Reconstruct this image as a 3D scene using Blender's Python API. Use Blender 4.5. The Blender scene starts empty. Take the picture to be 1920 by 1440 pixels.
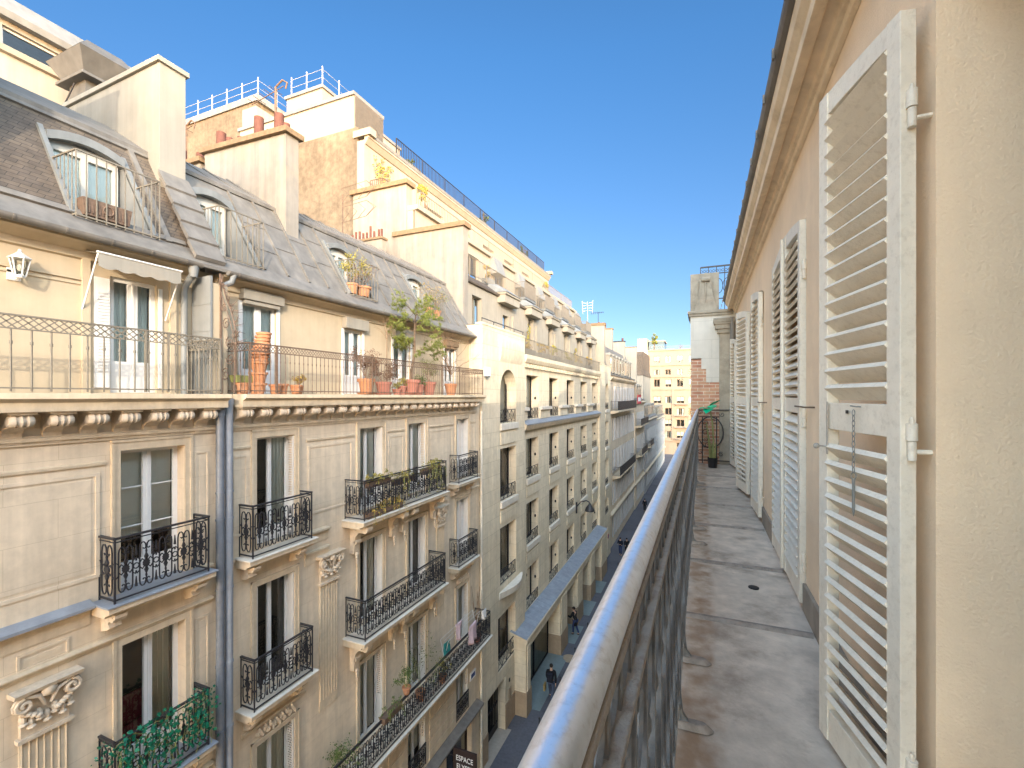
import bpy, bmesh, math, random
from mathutils import Vector, Matrix
from math import sin, cos, pi, radians, atan2, sqrt

# ------------------------------------------------------------------ camera, sky, sun
SC = bpy.context.scene
COL = SC.collection
EYE = 15.2                      # eye height over the pavement; fifth-floor balcony
FPX = 853.0                     # focal length in pixels of the 1920 px wide photograph
YAW = math.atan(358.0 / FPX)    # the view is turned left of the street axis
cam = bpy.data.cameras.new('camera')
cam.sensor_width = 36.0
cam.lens = FPX / 1920 * 36.0
cam.shift_y = 23.0 / 1920
cam.clip_start = 0.02
cam.clip_end = 2000
co = bpy.data.objects.new('camera', cam)
co.location = (0, 0, EYE)
co.rotation_euler = (pi / 2, 0, YAW)
COL.objects.link(co)
SC.camera = co

SUN = Vector((1.0, -1.39, 0.505)).normalized()      # towards the sun
SEL = math.asin(SUN.z)
world = bpy.data.worlds.new("World")
SC.world = world
world.use_nodes = True
wn = world.node_tree
bg = wn.nodes['Background']
sky = wn.nodes.new('ShaderNodeTexSky')
sky.sky_type = 'NISHITA'
sky.sun_disc = False
sky.sun_elevation = SEL
sky.sun_rotation = math.atan2(SUN.x, SUN.y)
sky.air_density = 0.75
sky.dust_density = 0.3
sky.ozone_density = 4.0
# added unseen fill: sky brightened behind and above the camera to lift street shade
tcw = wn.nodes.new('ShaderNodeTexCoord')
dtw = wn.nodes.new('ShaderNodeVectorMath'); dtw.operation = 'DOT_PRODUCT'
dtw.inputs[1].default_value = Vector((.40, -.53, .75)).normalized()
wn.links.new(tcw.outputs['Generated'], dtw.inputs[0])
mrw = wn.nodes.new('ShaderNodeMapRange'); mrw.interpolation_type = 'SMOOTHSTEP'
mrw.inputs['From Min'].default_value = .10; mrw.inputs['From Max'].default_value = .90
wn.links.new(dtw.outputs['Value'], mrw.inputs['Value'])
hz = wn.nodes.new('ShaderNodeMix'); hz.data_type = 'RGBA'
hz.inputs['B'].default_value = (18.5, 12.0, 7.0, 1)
spw = wn.nodes.new('ShaderNodeSeparateXYZ'); wn.links.new(tcw.outputs['Generated'], spw.inputs[0])
elw = wn.nodes.new('ShaderNodeMapRange'); elw.inputs['From Min'].default_value = .05; elw.inputs['From Max'].default_value = .6
wn.links.new(spw.outputs[2], elw.inputs['Value'])
grw = wn.nodes.new('ShaderNodeMix'); grw.data_type = 'RGBA'          # pale low haze, clearer blue above
grw.inputs['A'].default_value = (.98, .80, .70, 1); grw.inputs['B'].default_value = (.80, 1.20, 1.26, 1)
wn.links.new(elw.outputs[0], grw.inputs['Factor']); wn.links.new(grw.outputs['Result'], hz.inputs['A'])
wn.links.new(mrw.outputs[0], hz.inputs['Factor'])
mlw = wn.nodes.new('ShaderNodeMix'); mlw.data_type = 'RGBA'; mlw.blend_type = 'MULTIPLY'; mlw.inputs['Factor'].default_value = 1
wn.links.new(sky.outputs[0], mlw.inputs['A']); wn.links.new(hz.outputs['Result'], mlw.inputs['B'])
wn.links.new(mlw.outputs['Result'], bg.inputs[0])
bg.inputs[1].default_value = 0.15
sl = bpy.data.lights.new('sun', 'SUN')
sl.energy = 2.0
sl.angle = radians(0.5)
sl.color = (1.0, 0.89, 0.72)
so = bpy.data.objects.new('sun', sl)
so.rotation_euler = SUN.to_track_quat('Z', 'Y').to_euler()
so.location = (30, -40, 60)
COL.objects.link(so)
SC.view_settings.view_transform = 'Standard'
SC.view_settings.look = 'None'
SC.view_settings.exposure = 0.75
SC.view_settings.gamma = 1.0
SC.cycles.max_bounces = 8
SC.cycles.diffuse_bounces = 5
SC.cycles.transparent_max_bounces = 16

# ------------------------------------------------------------------ materials
M = {}
def mat(name, col, rough=0.8, var=0.12, scale=3.0, big=0.10, streak=0.0, bump=0.0, bscale=60.0,
        brick=None, metal=0.0, spec=0.3, dirt=None, dirtamt=0.0, dirtscale=1.2, coat=0.0, bdist=.006):
    m = bpy.data.materials.new(name); m.use_nodes = True
    nt = m.node_tree; N = nt.nodes; L = nt.links
    b = N['Principled BSDF']
    b.inputs['Roughness'].default_value = rough
    b.inputs['Metallic'].default_value = metal
    b.inputs['Specular IOR Level'].default_value = spec
    b.inputs['Coat Weight'].default_value = coat
    geo = N.new('ShaderNodeNewGeometry')
    pos = geo.outputs['Position']
    def noise(sc, det=4, vec=None, ro=0.6):
        n = N.new('ShaderNodeTexNoise'); n.inputs['Scale'].default_value = sc
        n.inputs['Detail'].default_value = det; n.inputs['Roughness'].default_value = ro
        L.new(vec if vec else pos, n.inputs['Vector']); return n.outputs['Fac']
    def mul(c, fac, lo, hi):
        mr = N.new('ShaderNodeMapRange'); mr.inputs['From Min'].default_value = 0.3; mr.inputs['From Max'].default_value = 0.7
        mr.inputs['To Min'].default_value = lo; mr.inputs['To Max'].default_value = hi; mr.clamp = True
        L.new(fac, mr.inputs['Value'])
        mx = N.new('ShaderNodeVectorMath'); mx.operation = 'SCALE'
        L.new(c, mx.inputs[0]); L.new(mr.outputs[0], mx.inputs['Scale']); return mx.outputs[0]
    rgb = N.new('ShaderNodeRGB'); rgb.outputs[0].default_value = (*col, 1)
    c = rgb.outputs[0]
    hgt = None
    if brick:
        bw, bh, mort, c2, jc = brick
        sep = N.new('ShaderNodeSeparateXYZ'); L.new(pos, sep.inputs[0])
        ad = N.new('ShaderNodeMath'); ad.operation = 'ADD'; L.new(sep.outputs[0], ad.inputs[0]); L.new(sep.outputs[1], ad.inputs[1])
        cb = N.new('ShaderNodeCombineXYZ'); L.new(ad.outputs[0], cb.inputs[0]); L.new(sep.outputs[2], cb.inputs[1])
        bt = N.new('ShaderNodeTexBrick'); L.new(cb.outputs[0], bt.inputs['Vector'])
        bt.inputs['Scale'].default_value = 1.0
        bt.inputs['Brick Width'].default_value = bw; bt.inputs['Row Height'].default_value = bh
        bt.inputs['Mortar Size'].default_value = mort; bt.inputs['Mortar Smooth'].default_value = 0.2
        bt.inputs['Color1'].default_value = (*col, 1); bt.inputs['Color2'].default_value = (*c2, 1)
        bt.inputs['Mortar'].default_value = (*jc, 1)
        c = bt.outputs['Color']; hgt = bt.outputs['Fac']
    c = mul(c, noise(scale), 1 - var, 1 + var)
    if big: c = mul(c, noise(0.35, 3), 1 - big, 1 + big)
    if streak:
        mp = N.new('ShaderNodeMapping'); mp.inputs['Scale'].default_value = (5, 5, 0.35); L.new(pos, mp.inputs['Vector'])
        c = mul(c, noise(1.0, 5, mp.outputs[0]), 1 - streak, 1 + streak * 0.4)
    if dirt:
        mr = N.new('ShaderNodeMapRange'); mr.inputs['From Min'].default_value = 0.5; mr.inputs['From Max'].default_value = 0.72
        mr.inputs['To Max'].default_value = dirtamt; L.new(noise(dirtscale, 8, None, 0.7), mr.inputs['Value'])
        mx = N.new('ShaderNodeMix'); mx.data_type = 'RGBA'
        L.new(mr.outputs[0], mx.inputs['Factor']); L.new(c, mx.inputs['A']); mx.inputs['B'].default_value = (*dirt, 1)
        c = mx.outputs['Result']
    L.new(c, b.inputs['Base Color'])
    if bump or brick:
        bp = N.new('ShaderNodeBump'); bp.inputs['Strength'].default_value = max(bump, 0.25 if brick else 0)
        bp.inputs['Distance'].default_value = bdist
        nz = noise(bscale, 5)
        if hgt:
            sb = N.new('ShaderNodeMath'); sb.operation = 'SUBTRACT'; L.new(nz, sb.inputs[0]); L.new(hgt, sb.inputs[1]); nz = sb.outputs[0]
        L.new(nz, bp.inputs['Height']); L.new(bp.outputs[0], b.inputs['Normal'])
    M[name] = m
    return m

mat('stone', (.66, .55, .405), .85, .07, 6, .08, .16, .25, 40, (1.1, .55, .004, (.69, .58, .43), (.55, .45, .32)), dirt=(.40, .33, .24), dirtamt=.35, dirtscale=1.6)
mat('stone_trim', (.62, .51, .36), .85, .08, 8, .08, .18, .2, 50, dirt=(.36, .30, .23), dirtamt=.4, dirtscale=3)
mat('stone_carved', (.62, .52, .39), .85, .10, 12, .0, .1, .3, 40, dirt=(.34, .28, .22), dirtamt=.5, dirtscale=9)
mat('stone_warm', (.67, .575, .415), .85, .08, 5, .08, .14, .2, 60, (1.3, .62, .008, (.73, .63, .46), (.50, .41, .27)), dirt=(.50, .40, .26), dirtamt=.4)
mat('block_cream', (.33, .295, .235), .85, .05, 3, .08, .12, .15, 80, dirt=(.32, .265, .18), dirtamt=.35, dirtscale=1.4)
mat('stone_dark', (.36, .27, .18), .8, .1, 6, .1, .1, .2, 60)
mat('stone_sill', (.66, .60, .50), .8, .08, 8, .08, .08, .2, 60)
mat('cream', (.49, .40, .275), .85, .05, 3, .07, .09, .15, 80, dirt=(.42, .33, .22), dirtamt=.3, dirtscale=2)
mat('cream_pale', (.31, .285, .235), .85, .05, 3, .08, .14, .15, 80, dirt=(.38, .31, .22), dirtamt=.4, dirtscale=1.4)
mat('plaster', (.28, .25, .21), .9, .08, 3, .10, .24, .35, 40, dirt=(.34, .265, .175), dirtamt=.6, dirtscale=1.1)
mat('plaster_stain', (.165, .135, .095), .9, .2, 5, .25, .16, .3, 40, dirt=(.075, .06, .042), dirtamt=.85, dirtscale=1.1)
mat('wall_paint', (.90, .70, .49), .85, .05, 2.5, .07, .06, .45, 110, dirt=(.62, .46, .32), dirtamt=.4, dirtscale=1.1, bdist=.012)
mat('cornice_paint', (.84, .69, .49), .8, .08, 8, .08, .1, .3, 40, dirt=(.48, .36, .22), dirtamt=.55, dirtscale=5)
mat('white', (.68, .66, .61), .55, .05, 6, .05, .06)
mat('white_bright', (.72, .71, .68), .5, .03, 6, .03)
mat('shutter_white', (.79, .72, .605), .55, .05, 10, .05, .10, .3, 140, dirt=(.46, .385, .29), dirtamt=.42, dirtscale=38)
mat('zinc', (.185, .168, .145), .55, .14, 3, .16, .25, .08, 30, spec=.35, dirt=(.26, .225, .175), dirtamt=.55)
mat('zinc_blue', (.30, .33, .37), .45, .12, 3, .1, .14, .1, 30, spec=.5, metal=.2, dirt=(.20, .21, .23), dirtamt=.5, dirtscale=4)
mat('zinc_light', (.21, .215, .205), .5, .10, 3, .1, .15, spec=.35)
mat('slate', (.115, .09, .068), .65, .25, 4, .25, .10, .4, 60, (.20, .072, .004, (.15, .115, .082), (.04, .035, .03)), spec=.3)
mat('lead_pipe', (.20, .225, .26), .45, .12, 8, .1, .15, spec=.5, metal=.3)
mat('pipe_cream', (.70, .64, .52), .6, .05, 8)
mat('iron', (.022, .022, .026), .45, .2, 30, 0, spec=.5)
mat('iron_old', (.17, .175, .18), .42, .25, 25, 0, spec=.5, dirt=(.30, .24, .18), dirtamt=.6, dirtscale=22, bump=.4, bscale=90)
mat('iron_grey', (.20, .175, .135), .6, .12, 20, 0)
mat('iron_rust', (.15, .10, .07), .7, .25, 20, 0)
mat('handrail_metal', (.84, .87, .91), .42, .06, 25, .04, 0, .10, 140, metal=.9, spec=.6, dirt=(.42, .38, .34), dirtamt=.45, dirtscale=70)
mat('rail_strip', (.40, .36, .31), .6, .2, 30, 0, 0, .8, 70, dirt=(.16, .11, .08), dirtamt=.85, dirtscale=30)
mat('terracotta', (.52, .23, .11), .85, .14, 10, .08, .1, dirt=(.50, .36, .26), dirtamt=.5, dirtscale=6)
mat('terracotta_dull', (.42, .17, .12), .85, .1, 10, .05, .08)
mat('chimney_pot', (.13, .055, .04), .8, .15, 10, 0, .1)
mat('pot_orange', (.50, .22, .11), .8, .15, 10, 0)
mat('cap_stone', (.21, .145, .085), .9, .2, 8, .1, .1, .4, 30)
mat('bark', (.16, .11, .07), .9, .25, 20, 0)
mat('twig', (.24, .15, .09), .9, .2, 20, 0)
mat('leaf', (.075, .11, .025), .6, .35, 6, 0)
mat('leaf_yellow', (.28, .24, .05), .6, .3, 6, 0)
mat('leaf_pine', (.16, .18, .035), .65, .35, 9, 0)
mat('leaf_dry', (.16, .085, .05), .8, .35, 9, 0)
mat('leaf_artificial', (.0, .13, .065), .4, .75, 22, 0, spec=.5)
mat('leaf_jade', (.0, .42, .20), .4, .25, 9, 0, spec=.5)
mat('leaf_ochre', (.36, .24, .05), .7, .35, 7, 0)
mat('stem_green', (.26, .27, .10), .6, .25, 9, 0)
mat('asphalt', (.058, .060, .068), .9, .18, 12, .2, 0, .4, 90)
mat('pavement', (.10, .10, .115), .85, .15, 8, .2, 0, .3, 90, dirt=(.15, .14, .14), dirtamt=.4)
mat('granite', (.27, .26, .25), .8, .12, 30, .1)
mat('paving_pale', (.34, .30, .25), .7, .1, 6, .1)
mat('paving_green', (.17, .21, .21), .45, .1, 6, .1)
mat('floor', (.57, .475, .385), .65, .2, 7, .2, 0, .4, 60, dirt=(.22, .165, .125), dirtamt=.8, dirtscale=2.6, spec=.25)
mat('floor_rust', (.50, .36, .25), .75, .25, 9, .15, 0, .3, 50, dirt=(.27, .12, .055), dirtamt=.8, dirtscale=5)
mat('seam', (.30, .25, .21), .55, .2, 20, 0, spec=.4, dirt=(.09, .075, .06), dirtamt=.7, dirtscale=14)
mat('plinth', (.30, .255, .205), .8, .15, 8, .1, .2, .3, 50)
mat('brick', (.42, .19, .12), .9, .18, 9, .1, 0, .4, 60, (.22, .068, .007, (.50, .29, .18), (.54, .45, .35)))
mat('limestone', (.56, .52, .455), .85, .07, 4, .1, .1, .2, 50, (.7, .38, .003, (.58, .54, .475), (.42, .385, .33)))
mat('console_stone', (.36, .31, .24), .9, .15, 7, .1, .2, .4, 40, dirt=(.16, .14, .11), dirtamt=.6, dirtscale=4)
mat('far_cream', (.26, .22, .17), .85, .05, 1, .05, .08)
mat('far_pale', (.40, .39, .375), .85, .05, 1, .05, .08)
mat('shutter_grey', (.46, .46, .45), .7, .05, 3, 0)
mat('duct', (.10, .10, .095), .5, .15, 3, .1, .15, spec=.4)
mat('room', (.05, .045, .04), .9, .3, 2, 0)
mat('curtain', (.72, .74, .68), .9, .05, 3, 0)
mat('curtain_grey', (.42, .45, .46), .9, .05, 3, 0)
mat('louver', (.20, .18, .15), .6, .1, 5, 0)
mat('black', (.015, .015, .018), .5, .1, 5, 0)
mat('sign_brown', (.035, .022, .020), .5, .1, 5, 0)
mat('paint_white', (.80, .80, .78), .5, .02, 5, 0)
mat('galvanised', (.36, .37, .38), .5, .05, 5, 0)
mat('frame_cream', (.50, .47, .41), .55, .05, 5, 0)
mat('cloth_navy', (.012, .014, .022), .9, .3, 30, 0)
mat('cloth_black', (.010, .010, .012), .9, .3, 30, 0)
mat('cloth_blue', (.03, .045, .11), .9, .2, 30, 0)
mat('cloth_jeans', (.06, .075, .12), .9, .2, 30, 0)
mat('cloth_pink', (.62, .47, .50), .9, .06, 12, 0)
mat('cloth_white', (.74, .72, .70), .9, .05, 12, 0)
mat('cloth_teal', (.03, .20, .18), .9, .2, 12, 0)
mat('cloth_red', (.30, .02, .05), .9, .2, 12, 0)
mat('skin', (.50, .30, .21), .6, .05, 20, 0)
mat('hair_dark', (.02, .014, .010), .6, .3, 40, 0)
mat('shoe', (.05, .045, .04), .6, .1, 20, 0)
mat('shoe_white', (.6, .58, .55), .6, .1, 20, 0)
mat('bag_ochre', (.30, .21, .08), .8, .1, 20, 0)
mat('bulb', (.75, .72, .62), .2, .02, 5, 0, spec=.6)
mat('sign_blue', (.05, .09, .25), .5, .05, 5, 0)
mat('sign_red', (.55, .04, .06), .5, .05, 5, 0)

def glass_mat(name, tint=(.93, .96, .95), refl=.05):
    m = bpy.data.materials.new(name); m.use_nodes = True
    nt = m.node_tree; N = nt.nodes; L = nt.links
    N.remove(N['Principled BSDF'])
    out = N['Material Output']
    tr = N.new('ShaderNodeBsdfTransparent'); tr.inputs[0].default_value = (*tint, 1)
    gl = N.new('ShaderNodeBsdfGlossy'); gl.inputs['Roughness'].default_value = .03
    nz = N.new('ShaderNodeTexNoise'); nz.inputs['Scale'].default_value = 1.1
    bp = N.new('ShaderNodeBump'); bp.inputs['Strength'].default_value = .06; L.new(nz.outputs[0], bp.inputs['Height'])
    L.new(bp.outputs[0], gl.inputs['Normal'])
    lw = N.new('ShaderNodeFresnel'); lw.inputs[0].default_value = 1.5
    ad = N.new('ShaderNodeMath'); ad.operation = 'ADD'; ad.inputs[1].default_value = refl; ad.use_clamp = True
    L.new(lw.outputs[0], ad.inputs[0])
    mx = N.new('ShaderNodeMixShader'); L.new(ad.outputs[0], mx.inputs[0]); L.new(tr.outputs[0], mx.inputs[1]); L.new(gl.outputs[0], mx.inputs[2])
    L.new(mx.outputs[0], out.inputs[0]); M[name] = m
glass_mat('glass')
glass_mat('glass_dark', (.25, .28, .30), .08)
glass_mat('glass_green', (.35, .46, .46), .06)

def stain_band(name, x0, x1, col):
    nt = M[name].node_tree; N = nt.nodes; L = nt.links; b = N['Principled BSDF']
    src = b.inputs['Base Color'].links[0].from_socket
    g = N.new('ShaderNodeNewGeometry'); sp = N.new('ShaderNodeSeparateXYZ'); L.new(g.outputs['Position'], sp.inputs[0])
    nz = N.new('ShaderNodeTexNoise'); nz.inputs['Scale'].default_value = 6; nz.inputs['Detail'].default_value = 8; L.new(g.outputs['Position'], nz.inputs['Vector'])
    ma = N.new('ShaderNodeMath'); ma.operation = 'MULTIPLY_ADD'; ma.inputs[1].default_value = .10; L.new(nz.outputs[0], ma.inputs[0]); L.new(sp.outputs[0], ma.inputs[2])
    mr = N.new('ShaderNodeMapRange'); mr.inputs['From Min'].default_value = x0; mr.inputs['From Max'].default_value = x1; mr.inputs['To Min'].default_value = 1; mr.inputs['To Max'].default_value = 0
    L.new(ma.outputs[0], mr.inputs['Value'])
    n2 = N.new('ShaderNodeTexNoise'); n2.inputs['Scale'].default_value = 9; n2.inputs['Detail'].default_value = 8; L.new(g.outputs['Position'], n2.inputs['Vector'])
    m2 = N.new('ShaderNodeMapRange'); m2.inputs['From Min'].default_value = .35; m2.inputs['From Max'].default_value = .65; L.new(n2.outputs[0], m2.inputs['Value'])
    mm = N.new('ShaderNodeMath'); mm.operation = 'MULTIPLY'; L.new(mr.outputs[0], mm.inputs[0]); L.new(m2.outputs[0], mm.inputs[1])
    mx = N.new('ShaderNodeMix'); mx.data_type = 'RGBA'; L.new(mm.outputs[0], mx.inputs['Factor']); L.new(src, mx.inputs['A']); mx.inputs['B'].default_value = (*col, 1)
    L.new(mx.outputs['Result'], b.inputs['Base Color'])
stain_band('floor', .09, .13, (.34, .225, .145))

# ------------------------------------------------------------------ mesh helpers
class MB:
    def __init__(s): s.v = []; s.f = []
    def add(s, vs, fs):
        o = len(s.v); s.v += [tuple(p) for p in vs]; s.f += [tuple(i + o for i in f) for f in fs]; return s
    def quad(s, a, b, c, d): return s.add([a, b, c, d], [(0, 1, 2, 3)])
    def poly(s, ps): return s.add(ps, [tuple(range(len(ps)))])
    def box(s, x0, x1, y0, y1, z0, z1):
        v = [(x, y, z) for x in (x0, x1) for y in (y0, y1) for z in (z0, z1)]
        return s.add(v, [(0, 1, 3, 2), (4, 6, 7, 5), (0, 4, 5, 1), (2, 3, 7, 6), (0, 2, 6, 4), (1, 5, 7, 3)])
    def hexa(s, b, t):        # bottom 4, top 4 corner points
        return s.add(list(b) + list(t), [(3, 2, 1, 0), (4, 5, 6, 7), (0, 1, 5, 4), (1, 2, 6, 5), (2, 3, 7, 6), (3, 0, 4, 7)])
    def obox(s, c, u, v, w):  # centre and three half vectors
        c, u, v, w = map(Vector, (c, u, v, w))
        p = [c + a * u + b * v + d * w for d in (-1, 1) for a, b in ((-1, -1), (1, -1), (1, 1), (-1, 1))]
        return s.hexa(p[:4], p[4:])
    def bar(s, a, b, w, h, up=(0, 0, 1)):
        a, b, up = Vector(a), Vector(b), Vector(up)
        d = (b - a); L = d.length
        if L < 1e-6: return s
        d /= L; sd = d.cross(up)
        if sd.length < 1e-4: sd = d.cross(Vector((1, 0, 0)))
        sd.normalize(); u2 = sd.cross(d)
        return s.obox((a + b) / 2, d * L / 2, sd * w / 2, u2 * h / 2)
    def tube(s, pts, r, n=6, closed=False, caps=True):
        P = [Vector(p) for p in pts]; m = len(P)
        if m < 2: return s
        R = r if isinstance(r, (list, tuple)) else [r] * m
        vs = []; ref = None
        for i in range(m):
            a = P[i - 1] if (i > 0 or closed) else P[i]
            b = P[(i + 1) % m] if (i < m - 1 or closed) else P[i]
            d = (b - a)
            if d.length < 1e-9: d = Vector((0, 0, 1))
            d.normalize()
            if ref is None:
                ref = d.cross(Vector((0, 0, 1)))
                if ref.length < .1: ref = d.cross(Vector((1, 0, 0)))
            ref = ref - d * ref.dot(d)
            if ref.length < 1e-5: ref = d.orthogonal()
            ref.normalize(); q = d.cross(ref)
            for k in range(n):
                an = 2 * pi * (k + .5) / n
                vs.append(P[i] + ref * cos(an) * R[i] + q * sin(an) * R[i])
        fs = []
        for i in range(m if closed else m - 1):
            j = (i + 1) % m
            for k in range(n):
                l = (k + 1) % n
                fs.append((i * n + k, i * n + l, j * n + l, j * n + k))
        if caps and not closed:
            fs.append(tuple(range(n))[::-1]); fs.append(tuple((m - 1) * n + k for k in range(n)))
        return s.add(vs, fs)
    def lathe(s, c, prof, n=12, caps=True):   # prof: (r, z) about a vertical axis
        vs = []; fs = []; m = len(prof)
        for r, z in prof:
            for k in range(n):
                a = 2 * pi * k / n; vs.append((c[0] + r * cos(a), c[1] + r * sin(a), c[2] + z))
        for i in range(m - 1):
            for k in range(n):
                l = (k + 1) % n; fs.append((i * n + k, i * n + l, (i + 1) * n + l, (i + 1) * n + k))
        if caps:
            fs.append(tuple(range(n))[::-1]); fs.append(tuple((m - 1) * n + k for k in range(n)))
        return s.add(vs, fs)
    def prism_y(s, prof, y0, y1):             # closed profile (x, z) swept along y
        n = len(prof)
        v = [(x, y0, z) for x, z in prof] + [(x, y1, z) for x, z in prof]
        f = [(i, (i + 1) % n, n + (i + 1) % n, n + i) for i in range(n)]
        f += [tuple(range(n))[::-1], tuple(range(n, 2 * n))]
        return s.add(v, f)
    def prism_x(s, prof, x0, x1):             # closed profile (y, z) swept along x
        n = len(prof)
        v = [(x0, y, z) for y, z in prof] + [(x1, y, z) for y, z in prof]
        f = [(i, (i + 1) % n, n + (i + 1) % n, n + i) for i in range(n)]
        f += [tuple(range(n))[::-1], tuple(range(n, 2 * n))]
        return s.add(v, f)
    def ball(s, c, r, n=8, m=6):
        rx, ry, rz = r if isinstance(r, (tuple, list)) else (r, r, r)
        vs = []; fs = []
        for i in range(m + 1):
            t = pi * i / m
            for k in range(n):
                a = 2 * pi * k / n
                vs.append((c[0] + rx * sin(t) * cos(a), c[1] + ry * sin(t) * sin(a), c[2] + rz * cos(t)))
        for i in range(m):
            for k in range(n):
                l = (k + 1) % n; fs.append((i * n + k, (i + 1) * n + k, (i + 1) * n + l, i * n + l))
        return s.add(vs, fs)
    def build(s, name, m, parent=None, smooth=False, bevel=0.0, local=False):
        me = bpy.data.meshes.new(name)
        off = Vector((0, 0, 0))
        if parent is not None and not local:
            r = parent
            while r is not None: off += r.location; r = r.parent
        me.from_pydata([tuple(Vector(p) - off) for p in s.v], [], s.f)
        bmm = bmesh.new(); bmm.from_mesh(me)
        bmesh.ops.remove_doubles(bmm, verts=bmm.verts, dist=1e-6)
        bmesh.ops.recalc_face_normals(bmm, faces=bmm.faces)
        bmm.to_mesh(me); bmm.free()
        me.materials.append(M[m] if isinstance(m, str) else m)
        if smooth:
            for p in me.polygons: p.use_smooth = True
        o = bpy.data.objects.new(name, me); COL.objects.link(o)
        if parent is not None: o.parent = parent
        if smooth == 'auto':
            md = o.modifiers.new('edges', 'EDGE_SPLIT'); md.split_angle = radians(40)
        if bevel:
            b = o.modifiers.new('bevel', 'BEVEL'); b.width = bevel; b.segments = 2; b.limit_method = 'ANGLE'
        return o

def tag(o, label=None, cat=None, group=None, kind=None):
    if label: o['label'] = label
    if cat: o['category'] = cat
    if group: o['group'] = group
    if kind: o['kind'] = kind
    return o
def thing(name, label, cat, loc=(0, 0, 0), group=None):
    o = bpy.data.objects.new(name, None); o.location = loc; o.empty_display_size = .2
    COL.objects.link(o); bpy.context.view_layer.update()
    return tag(o, label, cat, group)
def structure(name, mb, m, **k):
    return tag(mb.build(name, m, **k), kind='structure')
def copy_tree(o, parent=None):
    c = o.copy(); COL.objects.link(c)
    if parent is not None: c.parent = parent
    for ch in list(o.children): copy_tree(ch, c)
    return c

def FX(x, sgn=1):          # facade in the plane X = x, outward normal (sgn, 0, 0); s runs along Y
    return lambda s, t, z: (x + sgn * t, s, z)
def FY(y):                 # facade in the plane Y = y, outward normal (0,-1,0); s runs along X
    return lambda s, t, z: (s, y - t, z)
def facade(mb, FR, s0, s1, z0, z1, holes, rev=.3):
    S = sorted({s0, s1} | {a for h in holes for a in h[:2] if s0 < a < s1})
    Z = sorted({z0, z1} | {a for h in holes for a in h[2:4] if z0 < a < z1})
    for i in range(len(S) - 1):
        for j in range(len(Z) - 1):
            cs, cz = (S[i] + S[i + 1]) / 2, (Z[j] + Z[j + 1]) / 2
            if any(h[0] < cs < h[1] and h[2] < cz < h[3] for h in holes): continue
            mb.quad(FR(S[i], 0, Z[j]), FR(S[i + 1], 0, Z[j]), FR(S[i + 1], 0, Z[j + 1]), FR(S[i], 0, Z[j + 1]))
    for h in holes:
        a, b, c, d = h[:4]; r = h[4] if len(h) > 4 else rev
        mb.quad(FR(a, 0, c), FR(a, 0, d), FR(a, -r, d), FR(a, -r, c))
        mb.quad(FR(b, 0, c), FR(b, 0, d), FR(b, -r, d), FR(b, -r, c))
        mb.quad(FR(a, 0, c), FR(b, 0, c), FR(b, -r, c), FR(a, -r, c))
        mb.quad(FR(a, 0, d), FR(b, 0, d), FR(b, -r, d), FR(a, -r, d))
    return mb
def fbox(mb, FR, s0, s1, t0, t1, z0, z1):
    p = [FR(s, t, z) for z in (z0, z1) for s, t in ((s0, t0), (s1, t0), (s1, t1), (s0, t1))]
    return mb.hexa(p[:4], p[4:])
def wavy(mb, FR, s0, s1, t, z0, z1, k=7, amp=.025):
    n = k * 4
    for i in range(n):
        a, b = s0 + (s1 - s0) * i / n, s0 + (s1 - s0) * (i + 1) / n
        ta, tb = t + amp * sin(i * pi / 2 + s0), t + amp * sin((i + 1) * pi / 2 + s0)
        mb.quad(FR(a, ta, z0), FR(b, tb, z0), FR(b, tb, z1), FR(a, ta, z1))
    return mb

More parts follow.
